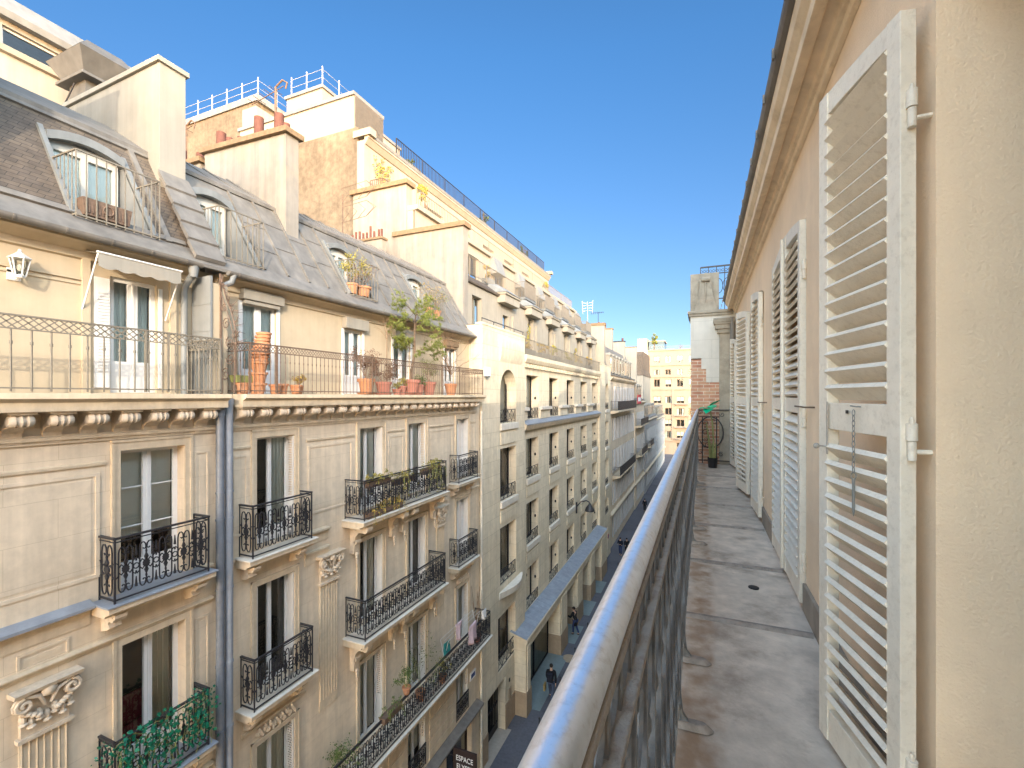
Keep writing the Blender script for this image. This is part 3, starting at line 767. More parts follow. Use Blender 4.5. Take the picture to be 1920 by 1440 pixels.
# end return with a big ring and scrolls
er = thing('end_railing', 'black wrought-iron end railing with a large ring and scrolls behind the artificial plant', 'railing', (.2, 9.86, FLOOR))
m = MB(); ye = 9.9
m.box(-.10, .58, ye - .016, ye + .016, EYE - .285, EYE - .262); m.box(-.10, .58, ye - .01, ye + .01, FLOOR + .06, FLOOR + .08)
m.box(-.02, .0, ye - .012, ye + .012, FLOOR, EYE - .4); m.box(-.08, .30, ye - .008, ye + .008, EYE - .415, EYE - .40); m.box(-.02, .26, ye - .008, ye + .008, EYE - 1.02, EYE - 1.005)
m.tube([(.135 + .235 * cos(t), ye, EYE - .72 + .31 * sin(t)) for t in [2 * pi * k / 28 for k in range(28)]], .011, 6, closed=True)
for cx, cz, r, a0, tr in ((-.05, EYE - .33, .045, 0, 1.3), (-.05, EYE - 1.12, .05, 1, 1.3), (.05, EYE - .52, .06, 2, 1.3), (.05, EYE - .62, .04, 4, 1.2), (.05, EYE - .86, .05, 3, 1.3), (.10, EYE - .98, .07, 1, 1.3), (.35, EYE - .36, .05, 3, 1.2), (.33, EYE - 1.15, .05, 1, 1.3), (.22, EYE - .5, .06, 2, 1.2), (.05, EYE - .72, .07, .4, 1.2)):
    m.tube([(a, ye, b) for a, b in spiral((cx, cz), r, a0, tr, 12)], .006, 5)
m.box(.24, .26, ye - .01, ye + .01, FLOOR + .06, EYE - .40)
m.build('ironwork', 'iron', er)

# ---- artificial plant at the end of the balcony
ap = thing('artificial_plant', 'tall glossy jade-leaved plant in a black pot at the balcony end', 'potted plant', (.17, 9.42, FLOOR))
MB().lathe((.17, 9.42, FLOOR), [(.075, 0), (.092, .19), (.085, .19), (.08, .17)], 14).build('pot', 'black', ap, smooth='auto')
stm = MB().tube([(.18, 9.42, FLOOR + .15), (.185, 9.42, FLOOR + .5), (.165, 9.42, FLOOR + .85), (.12, 9.40, FLOOR + 1.12)], [.016, .014, .013, .009], 7)
stm.tube([(.13, 9.42, FLOOR + .15), (.10, 9.41, FLOOR + .55), (.06, 9.40, FLOOR + .85)], [.014, .018, .007], 7)
for x in (.12, .21, .15): stm.tube([(x, 9.43, FLOOR + .15), (x + .01, 9.44, FLOOR + .45)], [.018, .009], 6)
stm.build('stem', 'stem_green', ap, smooth='auto')
lf = MB()
def leafblade(mb, c, d, L, W, droop):
    c = Vector(c); d = Vector(d).normalized(); sd = d.cross(Vector((0, 0, 1))).normalized(); pr = None
    for i in range(7):
        u = i / 6; w = W * sin(pi * (.08 + .92 * u) ** .8) + .002
        p = c + d * L * u + Vector((0, 0, -droop * u * u))
        cur = (p - sd * w, p + Vector((0, 0, -.012)), p + sd * w)
        if pr: mb.quad(pr[0], cur[0], cur[1], pr[1]); mb.quad(pr[1], cur[1], cur[2], pr[2])
        pr = cur
for c, d, L, W, dr_ in (((.12, 9.40, FLOOR + 1.14), (-.8, -.6, .15), .24, .09, .06), ((.13, 9.40, FLOOR + 1.18), (.9, -.4, .7), .22, .10, .03), ((.12, 9.4, FLOOR + 1.12), (-.3, -1, .1), .25, .09, .12), ((.13, 9.42, FLOOR + 1.12), (.4, .8, .5), .2, .09, .03)):
    leafblade(lf, c, d, L, W, dr_)
lf.build('leaves', 'leaf_jade', ap, smooth=True)

# ---- the rest of the right-hand side of the street (behind the pier, seen only by its shade)
for i, (y0, y1, zr, nm) in enumerate(((11.0, 36, 23.2, 'stone house beyond the brick pier on the right side of the street'), (36.2, 62, 23.6, 'second stone house beyond the brick pier on the right side of the street'), (62.2, 92, 23.0, 'third stone house beyond the brick pier on the right side of the street'))):
    h = thing('town_house', nm, 'building', (5, (y0 + y1) / 2, 0))
    FRr = FX(.75, -1); hs = []
    yy = y0 + 1.5
    while yy < y1 - 2:
        for f in range(5): hs.append((yy, yy + 1.2, 1.0 + f * 3.2, 3.2 + f * 3.2))
        yy += 2.7
    wm = MB(); facade(wm, FRr, y0, y1, -.2, 17, hs, .25); wm.quad((.75, y0, -.2), (9, y0, -.2), (9, y0, 17), (.75, y0, 17)); wm.quad((.75, y1, -.2), (9, y1, -.2), (9, y1, 17), (.75, y1, 17))
    wm.build('wall', 'stone_warm', h)
    MB().quad((1.0, y0, 0), (1.0, y1, 0), (1.0, y1, 17), (1.0, y0, 17)).build('window_panes', 'glass_dark', h)
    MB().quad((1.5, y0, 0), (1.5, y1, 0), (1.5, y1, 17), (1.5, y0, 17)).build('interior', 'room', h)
    MB().prism_y([(.5, 17), (2.2, 20.4), (6, zr), (9.5, 20.4), (9.5, 17)], y0, y1).build('roof', 'zinc', h)
    c = MB(); rng = random.Random(5 + i); y = y0 + .5
    while y < y1 - 1.5:
        wd = rng.choice((.5, .9, 1.6)); hh = rng.uniform(.3, 2.0); c.box(5.6, 6.3, y, y + wd, zr - 1.5, zr + hh)
        for q in range(int(wd / .3)): c.box(5.8, 6.0, y + .1 + q * .3, y + .26 + q * .3, zr + hh, zr + hh + .45)
        y += wd + rng.uniform(.8, 3.2)
    c.build('chimney', 'plaster', h)

# ================================================================== left side of the street: the two old houses
WX, AX = -8.40, -8.90          # street wall and set-back attic wall
SLAB = 15.24
FL, FA = FX(WX), FX(AX)
def slopeX(z): return -8.95 - (z - 18.0) / 2.0 * 1.25       # lower mansard slope
FM = lambda s, t, z: (slopeX(z) + t * .85, s, z + t * .53)
def scroll_bracket():
    mb = MB(); vs = []; n = 10
    prof = [(-.125, .02), (-.125, .060), (-.105, .078), (-.062, .086), (-.045, .062), (0, .088), (.045, .062), (.062, .086), (.105, .078), (.125, .060), (.125, .02)]
    for y, r in prof:
        for k in range(n):
            a = 2 * pi * k / n; vs.append((.28 + r * cos(a), y, -.085 + r * sin(a)))
    m = len(prof)
    mb.add(vs, [(i * n + k, i * n + (k + 1) % n, (i + 1) * n + (k + 1) % n, (i + 1) * n + k) for i in range(m - 1) for k in range(n)] + [tuple(range(n)), tuple(range((m - 1) * n, m * n))])
    mb.prism_y([(0, 0), (.34, 0), (.30, -.03), (.22, -.05), (.20, -.13), (.26, -.165), (.13, -.19), (.06, -.25), (.05, -.40), (0, -.42)], -.10, .10)
    mb.box(0, .36, -.14, .14, 0, .03)
    return mb
def cornice_run(b, y0, y1, first, n, step, trim='stone_trim'):
    p = [(WX, 14.53), (WX + .035, 14.53), (WX + .04, 14.575), (WX + .075, 14.585), (WX + .08, 14.63), (WX + .05, 14.645), (WX + .045, 14.66), (WX, 14.66)]
    MB().prism_y(p, y0, y1).build('architrave', trim, b)
    p = [(WX, 14.99), (WX + .40, 14.99), (WX + .405, 15.0), (WX + .405, 15.115), (WX + .43, 15.13), (WX + .47, 15.15), (WX + .50, 15.165), (WX + .50, SLAB), (AX - .05, SLAB), (AX - .05, 14.99)]
    MB().prism_y(p, y0, y1).build('cornice', trim, b, bevel=.004)
    o = scroll_bracket().build('scroll_bracket', 'stone_carved', None, smooth='auto'); 
    for i in range(n):
        c = o if i == 0 else o.copy()
        if i: COL.objects.link(c)
        c.parent = b; c.location = Vector((WX, first + step * i, 14.96)) - b.location
def surround(b, y0, y1, z0, z1, wd=.12, top=.17):
    mb = MB()
    for k, (e, t) in enumerate(((0, .03), (.045, .045))):
        e0, e1 = (0, wd - .04) if k == 0 else (wd - .04, wd)
        fbox(mb, FL, y0 - e1, y0 - e0, 0, t, z0, z1 + (e1 if k else top - .04)); fbox(mb, FL, y1 + e0, y1 + e1, 0, t, z0, z1 + (e1 if k else top - .04))
    fbox(mb, FL, y0, y1, 0, .03, z1, z1 + top - .04); fbox(mb, FL, y0 - wd, y1 + wd, 0, .05, z1 + top - .04, z1 + top)
    mb.build('window_surround', 'stone_trim', b)
def border_panel(b, y0, y1, z0, z1, wd=.05):
    mb = MB()
    for a, c, d, e in ((y0, y1, z1 - wd, z1), (y0, y1, z0, z0 + wd), (y0, y0 + wd, z0 + wd, z1 - wd), (y1 - wd, y1, z0 + wd, z1 - wd)):
        fbox(mb, FL, a, c, -.002, .018, d, e)
    fbox(mb, FL, y0 + wd + .05, y1 - wd - .05, -.002, .008, z0 + wd + .05, z1 - wd - .05)
    mb.build('wall_panel', 'stone', b)
def course(b, y0, y1, z, d=.14, m='stone_trim', zinc=False):
    p = [(WX, z - .30), (WX + .02, z - .30), (WX + .025, z - .10), (WX + .05, z - .09), (WX + d * .6, z - .05), (WX + d, z - .045), (WX + d, z), (WX, z + .02)]
    MB().prism_y(p, y0, y1).build('string_course', m, b)
    if zinc: MB().prism_y([(WX, z + .024), (WX + d + .02, z + .004), (WX + d + .02, z - .03), (WX + d + .026, z - .03), (WX + d + .026, z + .012), (WX, z + .07)], y0, y1).build('flashing', 'zinc_blue', b)
def console_bracket(mb, y, z, d, h=.26, wd=.16):
    p = [(WX, z), (WX + d, z), (WX + d, z - .05), (WX + d * .85, z - .10), (WX + d * .55, z - .12), (WX + d * .5, z - .16), (WX + d * .62, z - .21), (WX + d * .4, z - h), (WX, z - h - .04)]
    mb.prism_y(p, y - wd / 2, y + wd / 2)
    mb.tube([(WX + d * .78, y - wd * .55, z - .075), (WX + d * .78, y + wd * .55, z - .075)], .045, 8)
    mb.ball((WX + d * .45, y, z - h * .8), (.05, wd * .4, .06), 7, 5)
def big_console(mb, y, z, d, h=.75, wd=.2):
    p = [(WX, z), (WX + d, z), (WX + d + .01, z - .10), (WX + d * .86, z - .17), (WX + d * .5, z - .19), (WX + d * .32, z - .30), (WX + d * .30, z - .42), (WX + d * .22, z - h), (WX, z - h)]
    mb.prism_y(p, y - wd / 2, y + wd / 2)
    mb.tube([(WX + d * .86, y - wd * .56, z - .10), (WX + d * .86, y + wd * .56, z - .10)], .085, 10)
    mb.tube([(WX + d * .30, y - wd * .5, z - .45), (WX + d * .30, y + wd * .5, z - .45)], .05, 8)
    for k in range(4): mb.ball((WX + d * .26, y, z - h - .02 - .075 * k), (.045 - .006 * k, .06 - .01 * k, .05), 7, 5)
def balcony(b, y0, y1, zs, d, rail_h=.95, slab='stone_sill', brackets=(), big=False, zinc=False, unit=.29, lab=None, returns=True):
    sb = MB()
    p = [(WX - .2, zs - .16), (WX + d - .06, zs - .16), (WX + d - .05, zs - .13), (WX + d + .04, zs - .09), (WX + d + .06, zs - .08), (WX + d + .06, zs), (WX - .2, zs)]
    sb.prism_y(p, y0 - .10, y1 + .10)
    s = sb.build('balcony', 'stone_trim', b, bevel=.004)
    tp = MB().box(WX - .2, WX + d + .085, y0 - .125, y1 + .125, zs + .001, zs + .028)
    tp.build('coping', 'zinc_blue' if zinc else slab, s, bevel=.004)
    for y in brackets:
        mb = MB(); (big_console if big else console_bracket)(mb, y, zs - .16, d * .92)
        mb.build('bracket', 'stone_carved', s, smooth='auto')
    r = MB()
    rail_panel(r, (WX + d, y0), (WX + d, y1), zs + .03, rail_h, unit)
    if returns:
        for y in (y0, y1): rail_panel(r, (WX, y), (WX + d, y), zs + .03, rail_h, unit)
    ro = r.build('railing', 'iron', s)
    if lab: ro['label'] = lab
    return s
def capital(b, y0, y1, z1, h=.62, flute_to=None, label=None):
    yc = (y0 + y1) / 2; wdt = (y1 - y0)
    mb = MB(); X0 = WX
    mb.prism_y([(X0, z1 - .07), (X0 + .20, z1 - .05), (X0 + .22, z1), (X0, z1)], y0 - .05, y1 + .05)
    for sg in (-1, 1):
        ey = yc + sg * wdt * .40
        for q, r0 in ((0, .115), (.04, .10)):
            mb.tube([(X0 + .12 + q, ey + a, z1 - .19 + c) for a, c in spiral((0, 0), r0, pi / 2, 1.4, 14, -sg)], .024, 6)
        mb.tube([(X0 + .12, yc + sg * .03, z1 - .30), (X0 + .15, yc + sg * wdt * .15, z1 - .14), (X0 + .14, ey, z1 - .075)], [.02, .03, .03], 6)
        for k in range(4): mb.ball((X0 + .11 + .01 * k, ey - sg * .05 * k, z1 - .31 - .028 * k), (.045, .045, .035), 7, 5)
    for k in range(7):                                 # hanging leaves
        y = yc + (k - 3) * wdt * .13
        zc = z1 - h * (.60 + .10 * (k % 2))
        mb.ball((X0 + .08, y, zc), (.055, wdt * .07, .075), 7, 5); mb.ball((X0 + .11, y, zc - .06), (.045, wdt * .085, .03), 7, 5)
    mb.ball((X0 + .15, yc, z1 - .10), (.06, .085, .085), 9, 6)
    for k in range(5): mb.ball((X0 + .16, yc + .06 * cos(k * 1.26), z1 - .10 + .06 * sin(k * 1.26)), .03, 6, 4)
    fbox(mb, FL, y0 + .06, y1 - .06, 0, .06, z1 - h, z1 - .07)
    fbox(mb, FL, y0 + .02, y1 - .02, 0, .10, z1 - h - .05, z1 - h)
    zb = flute_to or z1 - h - 2.4
    pm = MB(); fbox(pm, FL, y0 + .06, y1 - .06, 0, .03, zb, z1 - h - .05)
    n = 6; fw = (wdt - .16) / n
    for i in range(n + 1): pm.tube([(X0 + .03, y0 + .08 + fw * i, zb + .25), (X0 + .03, y0 + .08 + fw * i, z1 - h - .08)], .014, 6)
    po = pm.build('pilaster', 'stone_trim', b)
    mb.build('capital', 'stone_carved', po, smooth='auto')

def chimney(b, x0, x1, y0, y1, z0, z1, zback=None, capm='cap_stone', wm='plaster', caph=.12, ov=.06, pots=(), step=None):
    zb = zback if zback is not None else z1
    mb = MB().prism_y([(x0, z0), (x1, z0), (x1, z1), (x0, zb)], y0, y1)
    c = mb.build('chimney', wm, b, bevel=.006)
    if capm:
        MB().prism_y([(x0 - ov, zb + .001), (x1 + ov, z1 + .001), (x1 + ov, z1 + caph), (x0 - ov, zb + caph)], y0 - ov, y1 + ov).build('cap', capm, c, bevel=.008)
    o = None
    for x, r, h in pots:
        zz = zb + (z1 - zb) * (x - x0) / (x1 - x0) + caph
        MB().lathe((x, (y0 + y1) / 2, zz - .02), [(r, 0), (r * .95, h), (r * .8, h), (r * .8, h * .8)], 10).build('chimney_pot', 'chimney_pot', c, smooth='auto')
    return c
def mansard(b, y0, y1, holes, m, ribs=None, cheek='zinc', xb=-12.6):
    mb = MB(); facade(mb, FM, y0, y1, 18.0, 20.0, [(a, c, d, e) for a, c, d, e in holes], rev=0)
    for y in (y0, y1): mb.poly([(slopeX(18), y, 18), (slopeX(20), y, 20), (xb, y, 21.25), (xb, y, 18)])
    sk = MB().prism_y([(-8.52, 17.60), (-8.52, 17.66), (-8.955, 18.005), (-8.955, 17.9), (-8.62, 17.60)], y0, y1)
    sk.build('eaves_flashing', 'zinc', b)
    up = MB().prism_y([(slopeX(20) + .07, 19.95), (slopeX(20) + .08, 20.03), (-11.5, 20.86), (xb, 21.25), (xb, 19.9)], y0, y1)
    if ribs:
        y = y0 + ribs
        while y < y1:
            up.bar((-10.2, y, 20.06), (-11.5, y, 20.88), .04, .04, (1, 0, 1)); y += ribs
    up.build('upper_roof', 'zinc', b)
    if ribs:
        rm = mb; y = y0 + ribs / 2
        while y < y1:
            if not any(a - .02 < y < c + .02 for a, c, d, e in holes):
                rm.bar((slopeX(18.0) + .02, y, 18.01), (slopeX(19.97) + .02, y, 19.97), .045, .035, (1, 0, .6))
            y += ribs
        for z in (18.55, 19.2):
            for k in range(int((y1 - y0) / ribs)):
                ya = y0 + ribs * (k + .5) + .03
                if not any(a - ribs < ya < c for a, c, d, e in holes): rm.bar((slopeX(z + k % 2 * .2) + .01, ya, z + k % 2 * .2), (slopeX(z + k % 2 * .2) + .01, ya + ribs - .06, z + k % 2 * .2), .02, .012, (1, 0, .6))
    mb.build('roof', m, b)
def gutter(b, y0, y1, x=-8.55, z=17.60):
    p = [(x + .06 + .075 * cos(t), z + .02 - .075 * sin(t)) for t in [pi * i / 8 for i in range(9)]] + [(x - .01, z + .02), (x + .12, z + .02)]
    mb = MB().prism_y(p[:9], y0, y1)
    y = y0 + .2
    while y < y1: mb.prism_y([(x + .06 + .085 * cos(t), z + .026 - .085 * sin(t)) for t in [pi * i / 8 for i in range(9)]], y, y + .022); y += .55
    mb.build('gutter', 'zinc', b)
    MB().prism_y([(AX, z - .28), (AX + .05, z - .26), (AX + .07, z - .16), (AX + .22, z - .08), (AX + .30, z - .06), (AX + .30, z - .01), (AX, z)], y0, y1).build('eaves_moulding', 'cream', b)
def roof_dormer(b, y0, y1, z0=18.05, z1=19.5, cage=True):
    xb = -9.98
    d = MB()
    for y in (y0, y1): d.poly([(slopeX(z0), y, z0), (slopeX(z1), y, z1), (xb, y, z1), (xb, y, z0)])
    d.quad((slopeX(z0) + .02, y0, z0), (slopeX(z0) + .02, y1, z0), (xb, y1, z0), (xb, y0, z0)); d.quad((slopeX(z1), y0, z1), (slopeX(z1), y1, z1), (xb, y1, z1), (xb, y0, z1))
    d.quad((xb, y0, z0), (xb, y1, z0), (xb, y1, z1), (xb, y0, z1))
    do = d.build('dormer', 'zinc_light', b)
    tr = MB()                               # raised edge and segmental hood
    for y, s in ((y0, -1), (y1, 1)):
        p = lambda z, t: (slopeX(z) + t * .85, z + t * .53)
        tr.hexa([(*[p(z0 - .03, -.02)[0]], y, p(z0 - .03, -.02)[1]), (p(z0 - .03, .05)[0], y, p(z0 - .03, .05)[1]), (p(z0 - .03, .05)[0], y + s * .07, p(z0 - .03, .05)[1]), (p(z0 - .03, -.02)[0], y + s * .07, p(z0 - .03, -.02)[1])],
                [(p(z1 + .1, -.02)[0], y, p(z1 + .1, -.02)[1]), (p(z1 + .1, .05)[0], y, p(z1 + .1, .05)[1]), (p(z1 + .1, .05)[0], y + s * .07, p(z1 + .1, .05)[1]), (p(z1 + .1, -.02)[0], y + s * .07, p(z1 + .1, -.02)[1])])
    k = 8; xf = slopeX(z1) + .12
    for i in range(k):
        a, c = y0 + (y1 - y0) * i / k, y0 + (y1 - y0) * (i + 1) / k
        f = lambda y: .13 * (1 - ((y - (y0 + y1) / 2) / ((y1 - y0) / 2)) ** 2)
        tr.hexa([(xf, a, z1 - .12 + f(a)), (xf, c, z1 - .12 + f(c)), (xb + .02, c, z1 - .12 + f(c)), (xb + .02, a, z1 - .12 + f(a))],
                [(xf, a, z1 + .02 + f(a)), (xf, c, z1 + .02 + f(c)), (xb + .02, c, z1 + .05 + f(c)), (xb + .02, a, z1 + .05 + f(a))])
    tr.build('hood', 'zinc_light', do)
    fr = MB(); F = FX(xb)
    fbox(fr, F, y0 + .05, y1 - .05, .01, .08, z1 - .20, z1 - .12); fbox(fr, F, y0 + .05, y0 + .13, .01, .08, z0, z1 - .2); fbox(fr, F, y1 - .13, y1 - .05, .01, .08, z0, z1 - .2)
    c = (y0 + y1) / 2
    fbox(fr, F, c - .05, c + .05, .01, .08, z0, z1 - .2); fbox(fr, F, y0 + .13, c - .05, .01, .07, z0, z0 + .45); fbox(fr, F, c + .05, y1 - .13, .01, .07, z0, z0 + .45)
    fbox(fr, F, y0 + .05, y1 - .05, .01, .06, z1 - .12, z1 - .01)
    fr.build('window_frame', 'frame_cream', do)
    MB().quad((xb + .03, y0 + .1, z0 + .4), (xb + .03, y1 - .1, z0 + .4), (xb + .03, y1 - .1, z1 - .15), (xb + .03, y0 + .1, z1 - .15)).build('glass', 'glass', do)
    cm = MB(); wavy(cm, F, y0 + .12, y1 - .12, .012, z0 + .4, z1 - .18, 6, .006); cm.build('curtain', 'curtain', do)
    if cage:
        cg = MB(); xf = -8.83; zt = z0 + .93; zb = z0 - .10
        for zz in (zt, zb + .04): 
            cg.bar((xf, y0 - .04, zz), (xf, y1 + .04, zz), .022, .022)
            for y in (y0 - .04, y1 + .04): cg.bar((slopeX(zz) + .02, y, zz), (xf, y, zz), .022, .022)
        n = round((y1 - y0) / .12)
        for i in range(n + 1):
            y = y0 - .04 + (y1 - y0 + .08) * i / n; cg.bar((xf, y, zb), (xf, y, zt), .014, .014, (1, 0, 0))
        for y in (y0 - .04, y1 + .04):
            x = xf - .11
            while x > slopeX(zt) + .03:
                zlo = max(zb, 18.0 + (-8.95 - x) / 1.25 * 2.0 + .03); cg.bar((x, y, zlo), (x, y, zt), .012, .012, (0, 1, 0)); x -= .11
        cg.build('balcony_cage', 'iron_grey', do)
    return do
def attic_window(b, y0, y1, z1, z0=SLAB + .02, head=True, **k):
    return window(b, FA, y0, y1, z0, z1, t=-.10, fw=.07, panel=.45, mull=.14, name='french_window', ct=.05, **k)

# ------------------------------------------------------------------ house one (nearest, slate mansard)
h1 = thing('apartment_house', 'old stone house with a brown slate mansard, scrolled brackets and grey balcony railing', 'building', (-11, 2, 0))
holes1 = [(4.18, 5.14, 12.1, 14.35), (4.2, 5.15, 9.08, 11.3), (4.2, 5.15, 5.8, 8.0), (4.2, 5.15, 3.2, 4.7)]
m = MB(); facade(m, FL, -6, 5.78, -.2, 15.0, holes1, .26); m.build('wall', 'stone', h1)
m = MB(); facade(m, FA, -6, 5.62, 15.0, 17.6, [(4.30, 4.98, SLAB + .02, 17.16)], .14)
m.quad((AX, 5.62, 15), (-12, 5.62, 15), (-12, 5.62, 18), (AX, 5.62, 18)); m.quad((AX, -6, 15), (-12, -6, 15), (-12, -6, 18), (AX, -6, 18)); m.build('attic_wall', 'cream', h1)
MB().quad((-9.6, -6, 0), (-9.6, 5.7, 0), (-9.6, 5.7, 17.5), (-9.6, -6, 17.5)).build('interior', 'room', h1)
cornice_run(h1, -6, 5.66, 2.955 - .406 * 6, 13, .406)
for i, (a, c, z0, z1) in enumerate(holes1[:3]):
    surround(h1, a, c, z0, z1)
    window(h1, FL, a, c, z0, z1, t=-.24, fw=.07, panel=.35, mull=.12, bars=2 if i == 0 else 0, curtain='blind' if i == 0 else 'right', frame='white_bright')
MB().prism_y([(WX, 14.16), (WX + .03, 14.16), (WX + .035, 14.20), (WX + .02, 14.22), (WX, 14.22)], -6, 4.0).build('string_course', 'stone_trim', h1)
border_panel(h1, -.4, 3.92, 12.48, 14.05)
border_panel(h1, 5.32, 5.56, 12.5, 14.2, .03); border_panel(h1, 5.32, 5.56, 9.2, 11.2, .03)
course(h1, -6, 3.80, 12.12, .15, zinc=True); course(h1, 5.42, 5.60, 12.12, .10); course(h1, -6, 3.85, 9.05, .15, zinc=True)
for z in (11.50, 8.45): MB().prism_y([(WX, z - .09), (WX + .03, z - .09), (WX + .06, z - .03), (WX + .09, z - .02), (WX + .09, z), (WX, z + .02)], -6, 5.62).build('string_course', 'stone_trim', h1)
balcony(h1, 3.92, 5.30, 12.10, .40, .96, zinc=True, brackets=(4.02, 5.22), unit=.27)
balcony(h1, 3.92, 5.30, 9.06, .40, .98, zinc=True, brackets=(4.02, 5.22), unit=.27)
capital(h1, 2.98, 3.60, 11.30, .66)
border_panel(h1, 3.02, 3.56, 11.52, 11.74, .03)
gutter(h1, -6, 5.50)
# roof
mansard(h1, -6, 5.62, [(3.87, 4.95, 18.05, 19.5)], 'slate')
tr = MB()
for z in (18.06, 19.93): tr.bar((slopeX(z) + .02, -6, z), (slopeX(z) + .02, 5.5, z), .10, .05, (1, 0, .6))
tr.bar((slopeX(18.0) + .02, 5.2, 18.0), (slopeX(20) + .02, 5.2, 20), .10, .05, (1, 0, .6))
tr.build('roof_edging', 'zinc', h1)
roof_dormer(h1, 3.87, 4.95)
sk = MB(); 
for k in range(5): sk.hexa([(-8.60 - .22 * k, 5.45, 17.74 + .36 * k), (-8.60 - .22 * k, 6.02, 17.74 + .36 * k), (-8.82 - .22 * k, 6.02, 18.05 + .36 * k), (-8.82 - .22 * k, 5.45, 18.05 + .36 * k)],
                           [(-8.56 - .22 * k, 5.45, 17.80 + .36 * k), (-8.56 - .22 * k, 6.02, 17.80 + .36 * k), (-8.82 - .22 * k, 6.02, 18.15 + .36 * k), (-8.82 - .22 * k, 5.45, 18.15 + .36 * k)])
sk.build('party_wall_flashing', 'zinc', h1)
chimney(h1, -13.1, -9.76, 5.51, 6.0, 16, 21.72, 21.62, capm='cream_pale', wm='cream_pale', caph=.10, ov=.05)
chimney(h1, -13, -9.12, 2.2, 2.7, 17, 22.4, capm='cap_stone')
# attic balcony
r = MB(); lattice_rail(r, (-7.95, -6), (-7.95, 5.49), SLAB + .02, .96, .20, .17, .19, .011, posts=(4.3 + 6, 4.62 + 6, 11.47), th=.014)
lattice_rail(r, (-8.88, 5.49), (-7.95, 5.49), SLAB + .02, .96, .16, .17, .12, .010, th=.013)
r.build('balcony_railing', 'iron_grey', h1)
attic_window(h1, 4.30, 4.98, 17.16, curtain='full', frame='white')
for y0, y1 in ((4.08, 4.28), (5.0, 5.06)):
    s = MB(); fbox(s, FA, y0, y1, .0, .03, SLAB + .1, 17.1)
    z = 15.6
    while z < 16.9: fbox(s, FA, y0 + .04, y1 - .02, .03, .04, z, z + .025); z += .05
    s.build('shutter', 'white', h1)
mo = MB(); fbox(mo, FA, -6, 4.0, 0, .03, 17.0, 17.05); fbox(mo, FA, -6, 4.0, 0, .02, 16.93, 16.96); fbox(mo, FA, 3.92, 4.02, .0, .05, SLAB, 17.4); fbox(mo, FA, 5.18, 5.28, 0, .05, SLAB, 17.4); mo.build('wall_moulding', 'cream', h1)
dp = MB().tube([(-8.52, 5.38, 17.6), (-8.55, 5.38, 17.42), (-8.80, 5.40, 17.22), (-8.83, 5.40, 17.1), (-8.83, 5.40, SLAB)], .055, 12)
dp.lathe((-8.53, 5.38, 17.36), [(.06, 0), (.085, .16), (.09, .22)], 12); dp.lathe((-8.83, 5.40, 16.3), [(.062, 0), (.062, .05)], 12)
dp.build('downpipe', 'zinc_light', h1, smooth='auto')
pa = MB().box(-8.86, -8.34, 5.56, 5.60, SLAB, 17.42)
for z in (15.9, 16.4, 16.9): pa.box(-8.86, -8.34, 5.552, 5.56, z, z + .02)
pa.build('partition', 'zinc_light', h1)
for y, z1, m_ in ((5.66, 14.95, 'lead_pipe'), (5.83, 15.16, 'zinc_blue')):
    d = MB().tube([(-8.22, y, -.1), (-8.22, y, z1)], .07, 12); d.tube([(-8.22, y, z1 - .12), (-8.22, y, z1)], .082, 12)
    for z in (13.4, 12.9, 11.6, 10.2, 9.0, 7.6): d.tube([(-8.22, y, z), (-8.22, y, z + .035)], .08, 12)
    d.build('downpipe', m_, h1, smooth='auto')

# ------------------------------------------------------------------ house two (zinc mansard, long balconies)
h2 = thing('apartment_house', 'old stone house with a grey zinc mansard, rusty attic railing and black iron balconies', 'building', (-11, 11, 0))
COLS = ((6.53, 7.47), (9.55, 10.50), (11.71, 12.66), (14.70, 15.60))
ROWS = ((12.1, 14.35), (9.08, 11.32), (5.86, 8.06))
holes2 = [(a, c, z0, z1) for a, c in COLS for z0, z1 in ROWS] + [(a, c, 3.15, 4.72) for a, c in COLS]
shop = [(8.6, 10.6, 0.0, 2.6), (11.2, 13.2, 0.0, 2.6), (14.0, 15.9, 0, 2.6)]
m = MB(); facade(m, FL, 5.80, 16.60, -.2, 15.0, holes2 + shop, .26); m.build('wall', 'stone', h2)
ATT = ((6.58, 7.42, 17.20), (9.52, 10.22, 17.02), (11.62, 12.52, 17.02), (14.66, 15.40, 17.05))
m = MB(); facade(m, FA, 5.62, 16.62, 15.0, 17.6, [(a, c, SLAB + .02, z) for a, c, z in ATT], .16); m.build('attic_wall', 'cream', h2)
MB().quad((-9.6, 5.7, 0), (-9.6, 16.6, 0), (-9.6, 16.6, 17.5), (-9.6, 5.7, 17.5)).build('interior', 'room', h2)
cornice_run(h2, 5.94, 16.22, 6.11, 24, .42)
styles = {(0, 0): ('right', 'r', True), (0, 1): ('full', 'r', False), (0, 2): ('blind', 'r', True), (0, 3): ('full', 'r', False),
          (1, 0): (None, 'lr', False), (1, 1): ('right', 'r', False), (1, 2): (None, 'r', False), (1, 3): (None, 'lr', False),
          (2, 0): ('full', 'r', True), (2, 1): ('full', 'r', True), (2, 2): ('sides', 'r', True), (2, 3): ('full', 'r', True)}
for ri, (z0, z1) in enumerate(ROWS):
    for ci, (a, c) in enumerate(COLS):
        cu, sh, sl_ = styles[(ri, ci)]
        surround(h2, a, c, z0, z1, .12, .17 if ri == 0 else .12)
        window(h2, FL, a, c, z0, z1, t=-.25, fw=.06, panel=.0 if ri else .25, mull=.09, curtain=cu, shutters=sh, slat=sl_, frame='white_bright', ct=.04)
for a, c in COLS: window(h2, FL, a, c, 3.15, 4.72, t=-.2, curtain='blind', shutters='r')
for a, c, z0, z1 in shop: window(h2, FL, a, c, z0, z1, t=-.25, frame='sign_brown', gl='glass_dark', fw=.09)
